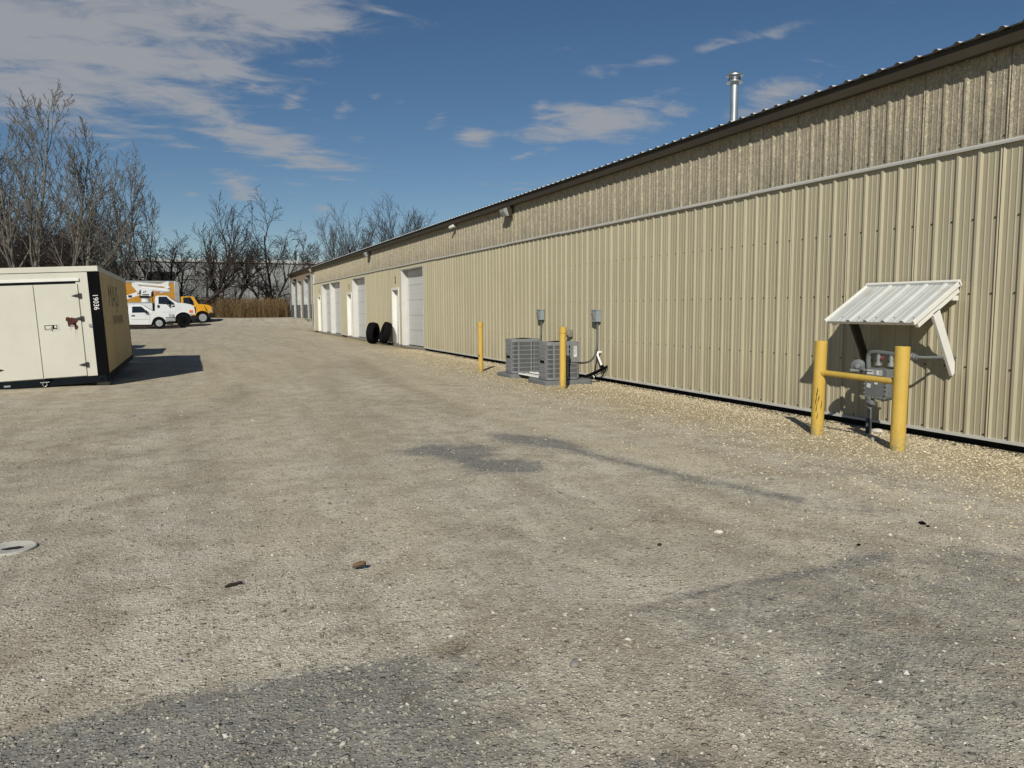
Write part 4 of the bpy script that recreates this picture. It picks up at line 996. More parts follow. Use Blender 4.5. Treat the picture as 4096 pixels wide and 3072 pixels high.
# ------------------------------------------------------------------ vehicles
def Vp(x, y): return 440 + x * .20796, 1080 + y * .20796
def wheel(parent, c, r, w, face, holes, hole_mat='black', rim='chrome', rr=.62):
    """c = centre of the outer face, face = -1 towards the camera"""
    c = Vector(c); ax = Vector((0, face, 0))
    h = MB().lathe([(r * .16, -w * .4), (r * .16, .005), (r * .10, .03), (0, .03)], c, ax, 14).build('wheel', rim, parent, True)
    MB().lathe([(r * rr, -w), (r * .93, -w), (r, -w * .85), (r, -w * .15), (r * .93, .0), (r * rr, -.01), (r * rr, -w)], c, ax, 30).build('tyre', 'rubber', h, True)
    MB().lathe([(r * rr, -.012), (r * rr * .94, -.02), (r * rr * .88, -.05), (r * .2, -.03), (r * .16, -.01), (0, -.01)], c, ax, 30).build('rim', rim, h, True)
    hl = MB()
    for k in range(holes):
        a = 2 * math.pi * k / holes; hl.lathe([(r * rr * .17, 0), (r * rr * .17, .022), (0, .022)], c + Vector((r * rr * .62 * math.cos(a), -face * .046, r * rr * .62 * math.sin(a))), ax, 10)
    hl.build('rim_holes', hole_mat, h)
def arch(cx, cz, r, a0, a1, n=9): return [(cx + r * math.cos(RAD(a0 + (a1 - a0) * i / n)), cz + r * math.sin(RAD(a0 + (a1 - a0) * i / n))) for i in range(n + 1)]
def sideprism(poly, Y, W_, belt, tum):
    """extrude a side outline across the vehicle, leaning in above the belt line"""
    k = lambda z: max(0, z - belt) * tum
    return MB().prism(poly, lambda x, z: (x, Y + k(z), z), lambda x, z: (x, Y + W_ - k(z), z))
def trace(pts, Y): return [(onY(*Vp(*p), Y).x, onY(*Vp(*p), Y).z) for p in pts]

def pickup():
    Y = 61.5; W_ = 1.92
    t = thing('pickup_truck', 'low white pickup truck parked nose out beside the storage container', 'pickup truck', (-3.5, Y + W_ / 2, .12))
    T = lambda *p: trace(p, Y)
    wc = T((945, 1017))[0]; R_ = .385; wz = wc[1] - .02
    back = wc[0] - 3.35
    body = [(back - 1.05, .55), (back - 1.05, 1.25)] + T((352, 826), (770, 818), (835, 792), (1000, 806), (1130, 830), (1205, 858), (1222, 890), (1228, 925)) + [(wc[0] + R_ + .62, .62)]
    body += arch(wc[0], wz, R_ + .075, 10, 172) + T((795, 1052), (560, 1055), (350, 1055)) + arch(back, wz, R_ + .075, 8, 172)
    b = sideprism(body, Y, W_, 1.2, .12).build('body', 'carwhite', t, True, .025)
    cab = T((352, 830), (350, 720), (362, 690), (400, 670), (600, 668), (640, 682), (735, 738), (832, 793), (770, 832))
    c_ = sideprism(cab, Y + .03, W_ - .06, 1.2, .30).build('cab', 'carwhite', t, True, .02)
    gl = T((422, 708), (440, 700), (590, 700), (630, 722), (708, 800), (702, 826), (422, 832))
    k = lambda z: max(0, z - 1.2) * .30
    MB().prism(gl, lambda x, z: (x, Y + .022 + k(z), z), lambda x, z: (x, Y + .05 + k(z), z)).build('side_window', 'glass', t)
    MB().prism(gl, lambda x, z: (x, Y + W_ - .022 - k(z), z), lambda x, z: (x, Y + W_ - .05 - k(z), z)).build('side_window', 'glass', t)
    a, b_ = T((652, 684), (826, 787)); off = .012
    MB().add([(a[0], Y + .26, a[1] + off), (a[0], Y + W_ - .26, a[1] + off), (b_[0], Y + W_ - .12, b_[1] + off), (b_[0], Y + .12, b_[1] + off), (a[0], Y + .26, a[1] - .03), (a[0], Y + W_ - .26, a[1] - .03), (b_[0], Y + W_ - .12, b_[1] - .03), (b_[0], Y + .12, b_[1] - .03)], [(0, 1, 2, 3), (4, 7, 6, 5), (0, 3, 7, 4), (1, 5, 6, 2), (0, 4, 5, 1), (2, 6, 7, 3)]).build('windscreen', 'glass', t)
    dr = MB()
    for p, q in (((400, 690), (410, 1050)), ((768, 830), (768, 1045)), ((410, 955), (765, 945)), ((345, 690), (350, 1050))):
        A, B = T(p, q); d = Vector((B[0] - A[0], 0, B[1] - A[1])); n = Vector((-d.z, 0, d.x)).normalized() * .006
        dr.add([(A[0] + n.x, Y - .004 + k(A[1]), A[1] + n.z), (A[0] - n.x, Y - .004 + k(A[1]), A[1] - n.z), (B[0] - n.x, Y - .004, B[1] - n.z), (B[0] + n.x, Y - .004, B[1] + n.z)], [(0, 1, 2, 3)])
    dr.build('door_gaps', 'plastic', t, fix=False)
    A = T((445, 880))[0]; MB().box(A[0] - .11, A[0] + .11, Y - .03, Y + .01, A[1] - .045, A[1] + .045).build('door_handle', 'plastic', t, bevel=.01)
    A = T((690, 805))[0]; MB().box(A[0] - .07, A[0] + .09, Y - .22, Y - .02, A[1] - .08, A[1] + .11).build('mirror', 'plastic', t, bevel=.02)
    A = T((1175, 875))[0]; xf = T((1228, 900))[0][0]
    for y0, y1 in ((Y - .012, Y + .34), (Y + W_ - .34, Y + W_ + .012)): MB().prism([(A[0] - .17, A[1] + .10), (xf - .02, A[1] + .05), (xf + .012, A[1] - .10), (A[0] - .13, A[1] - .10)], lambda x, z: (x, y0, z), lambda x, z: (x, y1, z)).build('headlight', 'lens', t, bevel=.01)
    MB().box(xf - .03, xf + .02, Y + .36, Y + W_ - .36, A[1] - .16, A[1] + .06).build('grille', 'plastic', t)
    MB().box(T((1065, 950))[0][0], xf + .10, Y - .02, Y + W_ + .02, A[1] - .42, A[1] - .20).build('front_bumper', 'alu', t, bevel=.03)
    MB().box(T((1065, 950))[0][0], xf + .05, Y + .0, Y + W_, A[1] - .195, A[1] - .13).build('bumper_strip', 'plastic', t)
    for X in (wc[0], back):
        MB().box(X - .42, X + .42, Y + .25, Y + W_ - .25, .3, 1.0).build('wheel_well', 'dark', t)
        wheel(t, (X, Y + .03, wz), R_, .24, -1, 6, rr=.60); wheel(t, (X, Y + W_ - .03, wz), R_, .24, 1, 6, rr=.60)
    MB().box(back + .5, wc[0] - .48, Y + .10, Y + W_ - .10, .24, .6).build('underbody', 'dark', t)
    MB().box(wc[0] + .5, xf - .1, Y + .12, Y + W_ - .12, .30, .62).build('front_valance', 'dark', t)
pickup()

def bucket_truck():
    Y = 64.6; W_ = 2.25; YB = Y + W_ / 2
    t = thing('bucket_truck', 'white utility truck with a folded aerial boom on its service body', 'truck', (-3.5, YB, .1))
    T = lambda *p: trace(p, Y)
    wc = T((1418, 968))[0]; R_ = .52; wz = wc[1]
    cab = T((862, 800), (862, 560), (872, 515), (900, 492), (1080, 490), (1112, 505), (1190, 565), (1300, 628), (1265, 660), (1265, 790))
    k = lambda z: max(0, z - 1.75) * .16
    MB().prism(cab, lambda x, z: (x, Y + .03 + k(z), z), lambda x, z: (x, Y + W_ - .03 - k(z), z)).build('cab', 'carwhite', t, True, .025)
    hood = T((1255, 640), (1300, 630), (1450, 642), (1560, 665), (1610, 695), (1632, 760), (1645, 850), (1560, 856))
    hood += arch(wc[0], wz, R_ + .13, 62, 182, 10) + T((1225, 920), (1225, 800))
    MB().prism(hood, lambda x, z: (x, Y, z), lambda x, z: (x, Y + W_, z)).build('hood', 'carwhite', t, True, .05)
    lip = [(x, z) for x, z in arch(wc[0], wz, R_ + .16, 30, 180, 12)]; li = [(x, z) for x, z in arch(wc[0], wz, R_ + .10, 30, 180, 12)]
    MB().prism(lip + li[::-1], lambda x, z: (x, Y - .05, z), lambda x, z: (x, Y + .02, z)).build('wheel_flare', 'carwhite', t, True, .015)
    lowd = T((862, 790), (1270, 790), (1240, 920), (1225, 960), (900, 960), (870, 960)); MB().prism(lowd, lambda x, z: (x, Y + .01, z), lambda x, z: (x, Y + W_ - .01, z)).build('door_lower', 'carwhite', t, True, .02)
    gl = T((930, 520), (945, 512), (1085, 512), (1130, 560), (1240, 645), (1235, 662), (932, 648))
    MB().prism(gl, lambda x, z: (x, Y + .022 + k(z), z), lambda x, z: (x, Y + .05 + k(z), z)).build('side_window', 'glass', t)
    a, b_ = T((1112, 508), (1300, 628))
    MB().add([(a[0] + .02, Y + .22, a[1]), (a[0] + .02, Y + W_ - .22, a[1]), (b_[0] + .02, Y + W_ - .12, b_[1] + .02), (b_[0] + .02, Y + .12, b_[1] + .02), (a[0] - .03, Y + .22, a[1] - .05), (a[0] - .03, Y + W_ - .22, a[1] - .05), (b_[0] - .03, Y + W_ - .12, b_[1] - .05), (b_[0] - .03, Y + .12, b_[1] - .05)], [(0, 1, 2, 3), (4, 7, 6, 5), (0, 3, 7, 4), (1, 5, 6, 2), (0, 4, 5, 1), (2, 6, 7, 3)]).build('windscreen', 'glass', t)
    A = T((930, 698))[0]; MB().box(A[0] - .07, A[0] + .07, Y - .0, Y + .03, A[1] - .10, A[1] + .10).build('door_handle', 'plastic', t, bevel=.01)
    A = T((1105, 600))[0]; MB().box(A[0] - .04, A[0] + .04, Y - .30, Y - .12, A[1] - .28, A[1] + .20).build('mirror', 'plastic', t, bevel=.02)
    A, B = T((1120, 680), (1250, 672)); MB().tube([(A[0], Y - .0, A[1]), (A[0] - .05, Y - .2, A[1] + .02), (B[0], Y + .01, B[1])], .02, 6).build('mirror_arm', 'plastic', t)
    A, B = T((1195, 702), (1250, 702)); MB().box(A[0], B[0], Y + .0, Y + .025, A[1] - .03, A[1] + .03).build('badge', 'plastic', t)
    A = T((1560, 797))[0]; MB().obox((A[0], Y - .01, A[1]), (.13, 0, 0), (0, .02, 0), (0, 0, .10)).build('turn_signal', 'orange', t, bevel=.01)
    A, B = T((1600, 710), (1650, 850)); MB().box(A[0] + .06, B[0] + .03, Y + .25, Y + W_ - .25, B[1] + .05, A[1]).build('grille', 'plastic', t)
    A, B = T((1545, 870), (1670, 955)); MB().box(A[0], B[0] + .05, Y + .02, Y + W_ - .02, B[1], A[1] - .02).build('front_bumper', 'plastic', t, bevel=.03)
    for X, nm in ((wc[0], 0), (wc[0] - 4.6, 1)):
        MB().box(X - .60, X + .60, Y + .33, Y + W_ - .33, .35, 1.25).build('wheel_well', 'dark', t)
        wheel(t, (X, Y + .02, wz), R_, .28, -1, 8, 'dark', 'black', .58); wheel(t, (X, Y + W_ - .02, wz), R_, .28, 1, 8, 'dark', 'black', .58)
    A, B = T((300, 628), (822, 800)); xb = A[0] - 2.4
    MB().box(xb, B[0], Y + .02, Y + W_ - .02, B[1] - .35, A[1] - .03).build('service_body', 'carwhite', t, bevel=.02)
    MB().box(xb - .02, B[0] + .01, Y - .01, Y + W_ + .01, A[1] - .028, A[1] + .035).build('body_rail', 'alu', t, bevel=.01)
    for X in np.linspace(xb + .6, B[0] - .7, 6): MB().box(X - .008, X + .008, Y + .012, Y + .019, B[1] - .30, A[1] - .08).build('locker_gap', 'plastic', t)
    A, B = T((826, 640), (858, 780)); MB().box(A[0], B[0], Y + .15, Y + W_ - .15, B[1] - .3, A[1]).build('cab_gap', 'plastic', t)
    MB().box(xb, T((1560, 900))[0][0], Y + .45, Y + W_ - .45, .55, 1.0).build('chassis', 'dark', t)
    MB().box(wc[0] - 3.9, wc[0] - .72, Y + .10, Y + W_ - .10, .36, .93).build('underside_shade_fill', 'dark', t)  # dark box added to fill in the black shade beneath cab and body
    # boom, traced in its own plane on the truck's centre line
    def T2(*p): return [(onY(480 + x * .11754, 1110 + y * .11754, YB).x, onY(480 + x * .11754, 1110 + y * .11754, YB).z) for x, y in p]
    def plate(pts, w, nm, mat='carwhite', bev=.02): return MB().prism(T2(*pts), lambda x, z: (x, YB - w, z), lambda x, z: (x, YB + w, z)).build(nm, mat, t, bevel=bev)
    A, B = T2((872, 845), (872, 690)); MB().lathe([(.30, A[1] - .1), (.30, B[1])], (A[0], YB, 0), n=24).build('pedestal', 'carwhite', t, True)
    MB().lathe([(.40, B[1] + .002), (.42, B[1] + .08), (.36, B[1] + .16)], (A[0], YB, 0), n=24).build('turntable', 'plastic', t, True)
    pl = plate([(408, 190), (430, 180), (510, 182), (700, 312), (860, 398), (1118, 440), (1068, 520), (1062, 645), (755, 642), (590, 490), (410, 285)], .24, 'turret_plate')
    def mark(x0, y0, x1, y1, nm, mat='plastic'):
        A, B = T2((x0, y0), (x1, y1)); MB().box(A[0], B[0], YB - .246, YB - .2405, B[1], A[1]).build(nm, mat, pl)
    for q in ((655, 455, 722, 575), (790, 480, 832, 525), (845, 460, 888, 510), (765, 568, 1000, 600), (675, 420, 722, 448)): mark(*q, 'decal')
    def boom(p, q, r0, r1, nm, w=10):
        A, B = T2(p, q); MB().tube([(A[0], YB, A[1]), (B[0], YB, B[1])], [r0, r1], w).build(nm, 'carwhite', t, True)
    boom((500, 205), (1450, 278), .125, .115, 'upper_boom', 14); boom((700, 352), (1200, 410), .14, .18, 'lower_boom', 14); boom((1200, 410), (1700, 455), .18, .15, 'lower_boom_sleeve', 14)
    plate([(1330, 245), (1350, 232), (1635, 132), (1672, 160), (1650, 272), (1716, 345), (1695, 450), (1640, 455), (1485, 318), (1345, 292)], .20, 'elbow_plate')
    A = T2((1655, 365))[0]; MB().lathe([(.09, 0), (.09, .03), (.05, .05), (0, .05)], (A[0], YB - .20, A[1]), (0, -1, 0), 14).build('elbow_pin', 'alu', t, True)
    A, B = T2((140, 715), (640, 545)); d = Vector((B[0] - A[0], 0, B[1] - A[1])); n = Vector((-d.z, 0, d.x)).normalized() * .145
    A3, B3 = Vector((A[0], YB, A[1])) - d * 2.0, Vector((B[0], YB, B[1]))
    jib = MB().obox((A3 + B3) / 2, (B3 - A3) / 2, (0, .12, 0), n).build('jib_arm', 'carwhite', t, bevel=.02)
    A = T2((618, 548))[0]; text_mesh('A', .26, 'jib_letter', 'plastic', jib, (A[0], YB - .128, A[1]), d.normalized(), n.normalized(), .003)
    A = T2((345, 640))[0]; MB().box(A[0] - .12, A[0] + .12, YB - .15, YB - .122, A[1] - .08, A[1] + .08).build('jib_bracket', 'plastic', jib)
    e = A3 - d.normalized() * .5; MB().box(e.x - .6, e.x + .1, YB - .35, YB + .35, e.z - .7, e.z + .35).build('bucket', 'carwhite', t, bevel=.06)
    boom((1080, 515), (1480, 500), .07, .06, 'lift_cylinder', 10); A, B = T2((1180, 500), (1330, 480)); MB().tube([(A[0], YB - .1, A[1]), (B[0], YB - .1, B[1])], .05, 8).build('cylinder_sleeve', 'orange', t)
    A = T2((1095, 600))[0]; MB().box(A[0] - .10, A[0] + .10, YB - .15, YB + .15, A[1] - .12, A[1] + .2).build('valve_block', 'plastic', t)
    MB().tube([(A[0], YB - .16, A[1]), (A[0] + .03, YB - .16, A[1] - .8)], .025, 6).build('hydraulic_hose', 'plastic', t)
bucket_truck()

def box_truck():
    Y = 70.5; W_ = 2.45
    t = thing('box_truck', 'yellow box truck with orange cargo sides parked behind the utility truck', 'truck', (-3, Y + W_ / 2, .3))
    T = lambda *p: trace(p, Y)
    wc = T((1785, 915))[0]; R_ = .52; wz = wc[1]
    A, B = T((270, 215), (1325, 215)); zb = 1.25; xb = B[0] - 7.3
    fr = B[0]; zt = A[1] + .03
    MB().box(xb, fr - .02, Y + .02, Y + W_ - .02, zb, zt - .06).build('cargo_box', 'boxorange', t)
    for y0, y1 in ((Y - .005, Y + .05), (Y + W_ - .05, Y + W_ + .005)):
        MB().box(xb, fr - .42, y0, y1, zt - .15, zt).build('top_rail', 'alu', t, bevel=.015); MB().box(xb, fr - .42, y0, y1, zb - .05, zb + .06).build('bottom_rail', 'alu', t)
    MB().prism([(fr - .42, zt), (fr - .10, zt - .03), (fr - .02, zt - .14), (fr + .02, zt - .4), (fr + .06, zb), (fr - .36, zb)], lambda x, z: (x, Y - .01, z), lambda x, z: (x, Y + W_ + .01, z)).build('nose_corner', 'alu', t, True, .06)
    MB().box(xb, fr - .3, Y + .05, Y + W_ - .05, zt - .02, zt + .015).build('box_roof', 'alu', t)
    MB().box(fr - .1, fr + .25, Y + .5, Y + W_ - .5, zb - .2, zt - .8).build('cab_shield', 'dark', t)
    k = lambda z: max(0, z - 1.9) * .14
    cab = T((1350, 960), (1350, 560), (1362, 515), (1400, 508), (1590, 508), (1615, 518), (1665, 600), (1705, 660), (1680, 700), (1650, 820), (1640, 950))
    MB().prism(cab, lambda x, z: (x, Y + .05 + k(z), z), lambda x, z: (x, Y + W_ - .05 - k(z), z)).build('cab', 'truckyellow', t, True, .03)
    hood = T((1640, 655), (1700, 655), (1800, 658), (1900, 675), (1940, 695), (1965, 770), (1985, 822), (1880, 822)) + arch(wc[0], wz, R_ + .10, 38, 150, 9) + T((1655, 880), (1640, 830))
    MB().prism(hood, lambda x, z: (x, Y + .02, z), lambda x, z: (x, Y + W_ - .02, z)).build('hood', 'truckyellow', t, True, .06)
    lip = arch(wc[0], wz, R_ + .13, 30, 165, 12); li = arch(wc[0], wz, R_ + .06, 30, 165, 12)
    MB().prism(lip + li[::-1], lambda x, z: (x, Y - .03, z), lambda x, z: (x, Y + .05, z)).build('wheel_flare', 'truckyellow', t, True, .015)
    gl = T((1405, 540), (1420, 528), (1545, 522), (1600, 600), (1618, 670), (1412, 640))
    MB().prism(gl, lambda x, z: (x, Y + .04 + k(z), z), lambda x, z: (x, Y + .07 + k(z), z)).build('side_window', 'glass', t)
    a, b_ = T((1622, 522), (1705, 656))
    MB().add([(a[0], Y + .25, a[1]), (a[0], Y + W_ - .25, a[1]), (b_[0] + .02, Y + W_ - .15, b_[1] + .02), (b_[0] + .02, Y + .15, b_[1] + .02), (a[0] - .10, Y + .25, a[1] - .06), (a[0] - .10, Y + W_ - .25, a[1] - .06), (b_[0] - .08, Y + W_ - .15, b_[1] - .05), (b_[0] - .08, Y + .15, b_[1] - .05)], [(0, 1, 2, 3), (4, 7, 6, 5), (0, 3, 7, 4), (1, 5, 6, 2), (0, 4, 5, 1), (2, 6, 7, 3)]).build('windscreen', 'glass', t)
    A = T((1520, 580))[0]; MB().box(A[0] - .05, A[0] + .09, Y - .24, Y - .08, A[1] - .32, A[1] + .25).build('mirror', 'plastic', t, bevel=.02)
    A, B = T((1885, 825), (2020, 908)); MB().box(A[0], B[0], Y - .03, Y + W_ + .03, B[1], A[1]).build('front_bumper', 'plastic', t, bevel=.05)
    A = T((1930, 795))[0]; MB().obox((A[0], Y + .10, A[1]), (.14, 0, -.02), (0, .13, 0), (0, 0, .055)).build('headlight', 'lens', t, bevel=.01)
    A, B = T((1945, 710), (1985, 815)); MB().box(A[0] - .02, B[0] + .01, Y + .5, Y + W_ - .5, B[1], A[1]).build('grille', 'alu', t, bevel=.02)
    for X in (wc[0], wc[0] - 5.2):
        MB().box(X - .6, X + .6, Y + .33, Y + W_ - .33, .5, 1.22).build('wheel_well', 'dark', t)
        wheel(t, (X, Y + .05, wz), R_, .28, -1, 10, rr=.60); wheel(t, (X, Y + W_ - .05, wz), R_, .28, 1, 10, rr=.60)
    MB().box(xb, wc[0], Y + .6, Y + W_ - .6, .75, 1.24).build('chassis', 'dark', t)
box_truck()

# ------------------------------------------------------------------ tan garage building beyond the corner
TX, TZ = 9.46, .57
tb = thing('tan_garage', 'tan rendered garage building with white overhead doors beyond the long wall', 'building', (TX, 68, TZ))
TD = [(75.80, 78.92), (71.52, 74.62), (67.10, 70.22), (62.75, 65.83)]
tw = MB(); y = 54.0
for a, b in sorted(TD):
    tw.box(TX, TX + .45, y, a, TZ - .5, 4.75); tw.box(TX, TX + .45, a, b, 4.03, 4.75); y = b
tw.box(TX, TX + .45, y, 79.75, TZ - .5, 4.75); tw.box(TX + .46, 26, 54.0, 79.74, TZ - .5, 4.75)
tw.build('wall', 'tanwall', tb)
rf = MB().prism([(9.24, 4.72), (9.24, 4.83), (18, 6.1), (26.5, 4.83), (26.5, 4.72), (18, 5.98)], lambda x, z: (x, 53.8, z), lambda x, z: (x, 80.35, z)).build('roof', 'alu', tb)
MB().box(9.225, 9.239, 53.8, 80.35, 4.70, 4.845).build('eave_fascia', 'brown', rf)
MB().prism([(9.3, 4.74), (18, 5.97), (25.9, 4.74)], lambda x, z: (x, 54.0, z), lambda x, z: (x, 79.7, z)).build('gable_fill', 'tanwall', tb)
for a, b in TD:
    f = MB(); f.box(TX - .004, TX + .40, a - .002, a + .03, TZ, 4.03).box(TX - .004, TX + .40, b - .03, b + .002, TZ, 4.03).box(TX - .004, TX + .40, a, b, 3.99, 4.028)
    d = f.build('overhead_door', 'tangarage', tb)
    for i in range(6):
        h = 3.40 / 6; MB().box(TX + .32, TX + .36, a + .032, b - .032, TZ + .03 + i * h, TZ + .03 + (i + 1) * h - .012).build('door_section', 'tangarage', d)
    MB().box(TX + .30, TX + .319, (a + b) / 2 - .05, (a + b) / 2 + .05, 2.2, 2.42).build('pull_handle', 'alu', d)
for i, yy in enumerate((75.2, 66.45)):
    t = thing('door_lamp', ('dark lamp above the tan building, between its two leftmost doors', 'dark lamp above the tan building, right of its third door')[i], 'lamp', (TX, yy, 4.05), 'lamps on the tan building')
    MB().prism([(0, .16), (-.28, .12), (-.30, .05), (-.06, -.16), (0, -.18)], lambda x, z: (TX + x, yy - .16, 4.05 + z), lambda x, z: (TX + x, yy + .16, 4.05 + z)).build('housing', 'plastic', t, bevel=.02)
    MB().prism([(-.29, .045), (-.07, -.155), (-.09, -.16), (-.30, .02)], lambda x, z: (TX + x, yy - .13, 4.05 + z), lambda x, z: (TX + x, yy + .13, 4.05 + z)).build('lens', 'lens', t)
    MB().tube([(TX - .02, yy + .2, 4.0), (TX - .02, yy + .2, 3.8)], .02, 6).build('conduit', 'alu', t)
MB().tube([(TX - .05, 79.7, 4.7), (TX - .05, 79.7, TZ)], .05, 8).build('downspout', 'alu', tb)
MB().box(8.7, TX + .1, 62, 80.4, TZ - .4, TZ + .012).build('apron', 'concrete', tb)
ords = ['leftmost', 'second', 'third', 'rightmost']
for i, (yl, yr) in enumerate(((77.0, 75.9), (72.7, 71.3), (68.2, 66.9), (63.9, 62.8))):
    for yy, sd_ in ((yl, 'left'), (yr, 'right')):
        o = MB().lathe([(.085, -.2), (.085, 1.15), (.07, 1.19), (.04, 1.21), (0, 1.215)], (TX - .26, yy, TZ), (0, 0, 1), 16).build('grey_bollard', 'greybollard', smooth=True, loc=(TX - .26, yy, TZ))
        tag(o, 'grey bollard on the %s of the pair at the tan building\'s %s door' % (sd_, ords[i]), 'bollard', 'grey bollards at the tan building')
tag(MB().lathe([(.10, -.2), (.10, 1.05), (0, 1.08)], (8.75, 80.9, .58), (0, 0, 1), 12).build('fence_stub', 'alu', smooth=True, loc=(8.75, 80.9, .58)), 'lone grey post at the edge of the reeds left of the tan building', 'post')

# ------------------------------------------------------------------ pale warehouse far behind
WY = 112
fw_ = thing('far_warehouse', 'long pale grey warehouse with a white roof edge seen through the bare trees', 'building', (20, WY, .6))
x = -6.5; i = 0
_wm = None
while x < 46:
    if _wm is None:
        b = MB(); pts = [(0, 0)]
        for kk in range(5):
            c = .3 + kk * .6; pts += [(c - .12, 0), (c - .08, -.05), (c + .08, -.05), (c + .12, 0)]
        pts.append((3.0, 0)); n = len(pts); b.v = [(a, h, 0) for a, h in pts] + [(a, h, 7.3) for a, h in pts]; b.f = [(j, j + 1, j + 1 + n, j + n) for j in range(n - 1)]
        _o = b.build('wall_panel', 'farwhite', fw_, fix=False); _wm = _o.data; WOFF.pop(_o.name, None)
        for v in _wm.vertices: v.co = v.co + Vector(WOFF[fw_.name])
        _o.location = Vector((x, WY, .5)) - Vector(WOFF[fw_.name])
    else: linkcopy(_wm, 'wall_panel', fw_, Vector((x, WY, .5)) - Vector(WOFF[fw_.name]))
    x += 3.0
MB().box(-6.5, 46, WY + .02, WY + 30, .3, 7.7).build('core', 'farwhite', fw_)
MB().box(-6.6, 46.2, WY - .18, WY + .1, 7.72, 8.12).build('parapet', 'paleroof', fw_)
MB().box(-6.5, 46, WY - .10, WY - .02, 7.62, 7.715).build('gutter', 'brown', fw_)
for (X0, X1, z0, z1) in ((onY(590, 1100, WY).x, onY(700, 1100, WY).x, 5.0, 6.4),):
    MB().box(X0, X1, WY - .12, WY - .055, z0, z1).build('dark_opening', 'dark', fw_)
for X in (14.5, 24.0): MB().tube([(X, WY + 3, 8.0), (X, WY + 3, 9.6)], .18, 8).build('roof_vent', 'brown', fw_)

# chain-link fence in front of it
fc = thing('chain_link_fence', 'tall dark chain-link fence between the reeds and the pale warehouse', 'fence', (6, 90, .6))
FY, FX0, FX1, FZ0, FZ1 = 90.0, -8.0, 24.0, .62, 3.95
for X in np.arange(FX0, FX1 + .1, 3.2): MB().tube([(X, FY, .3), (X, FY, FZ1 + .05)], .04, 6).build('fence_post', 'conduit', fc)
MB().tube([(FX0, FY, FZ1), (FX1, FY, FZ1)], .035, 6).build('top_rail', 'conduit', fc)
ms = MB(); H_ = FZ1 - FZ0
for s in (1, -1):
    X = FX0 - H_
    while X < FX1 + H_:
        p0, p1 = (X, FZ0), (X + s * H_, FZ1); pts = []
        for (px, pz) in (p0, p1): pts.append((px, pz))
        lo, hi = sorted((p0[0], p1[0]))
        if hi > FX0 and lo < FX1 and lo >= FX0 and hi <= FX1: ms.tube([(p0[0], FY + .05 * s * .1, p0[1]), (p1[0], FY + .05 * s * .1, p1[1])], .004, 3, False)
        X += .16
mo = ms.build('wire_mesh', 'conduit', fc, fix=False); mo['kind'] = 'stuff'

# ------------------------------------------------------------------ bare trees
def perp(d, rng):
    v = Vector((rng.gauss(0, 1), rng.gauss(0, 1), rng.gauss(0, 1))); v = v - d * v.dot(d); return v.normalized()
def grow(out, rng, p, d, L, r, lv, P, rmin):
    n = max(3, int(L / P['seg'][lv])); pts = [p.copy()]; rad = [r]; dirs = [d]
    tip = P['tip'][lv]
    for i in range(n):
        d = (d + perp(d, rng) * rng.uniform(0, P['wig'][lv]) + Vector((0, 0, 1)) * P['trop'][lv]).normalized()
        p = p + d * (L / n); pts.append(p.copy()); rad.append(max(rmin, r * (1 - (1 - tip) * ((i + 1) / n) ** .9))); dirs.append(d)
    out[0 if lv <= P['trunk_lv'] else 1].append((pts, rad, 7 if r > .09 else (5 if r > .035 else 3)))
    if lv >= P['max']: return
    k = P['n'][lv]; k = max(1, int(round(k * rng.uniform(.8, 1.2))))
    for j in range(k):
        t = P['t0'][lv] + (1 - P['t0'][lv]) * ((j + rng.random()) / k) ** P.get('pw', .9)
        i = min(n - 1, int(t * n)); f = t * n - i; q = pts[i].lerp(pts[i + 1], f)
        ang = RAD(rng.uniform(*P['ang'][lv])); dd = (dirs[i + 1] * math.cos(ang) + perp(dirs[i + 1], rng) * math.sin(ang)).normalized()
        if dd.z < -.15 and lv < 2: dd.z = abs(dd.z) * .3
        cl = L * rng.uniform(*P['len'][lv]) * (1 - P['fall'][lv] * t); cr_ = max(rmin, rad[i] * rng.uniform(.5, .75))
        if cl > .18: grow(out, rng, q, dd.normalized(), cl, cr_, lv + 1, P, rmin)
ASC = dict(seg=[.7, .5, .35, .25, .25], wig=[.07, .11, .16, .25, .3], trop=[.05, .12, .12, .08, .05], tip=[.2, .22, .35, .5, .6], n=[22, 8, 4, 2, 0], t0=[.2, .18, .15, .2, .1], ang=[(24, 50), (24, 46), (26, 50), (30, 60), (30, 60)],
           len=[(.42, .62), (.34, .52), (.30, .5), (.3, .5), (.4, .6)], fall=[.66, .5, .3, .2, .2], max=3, trunk_lv=1)
SPR = dict(seg=[.5, .45, .35, .3, .3], wig=[.20, .26, .30, .34, .34], trop=[.02, .05, .04, .02, .02], tip=[.35, .25, .3, .5, .6], n=[9, 7, 5, 3, 0], t0=[.30, .2, .12, .1, .1], ang=[(30, 65), (30, 62), (30, 65), (30, 65), (30, 60)],
           len=[(.62, .95), (.40, .62), (.35, .6), (.35, .6), (.4, .6)], fall=[.35, .4, .3, .2, .2], max=3, trunk_lv=1)
FAN = dict(seg=[.5, .5, .4, .3, .3], wig=[.08, .10, .15, .22, .3], trop=[.06, .06, .05, .03, .03], tip=[.4, .2, .3, .5, .6], n=[10, 9, 7, 3, 0], t0=[.25, .2, .15, .1, .1], ang=[(15, 45), (18, 40), (20, 42), (25, 50), (30, 60)],
           len=[(.75, 1.1), (.42, .62), (.38, .6), (.35, .6), (.4, .6)], fall=[.25, .35, .3, .2, .2], max=3, trunk_lv=1)
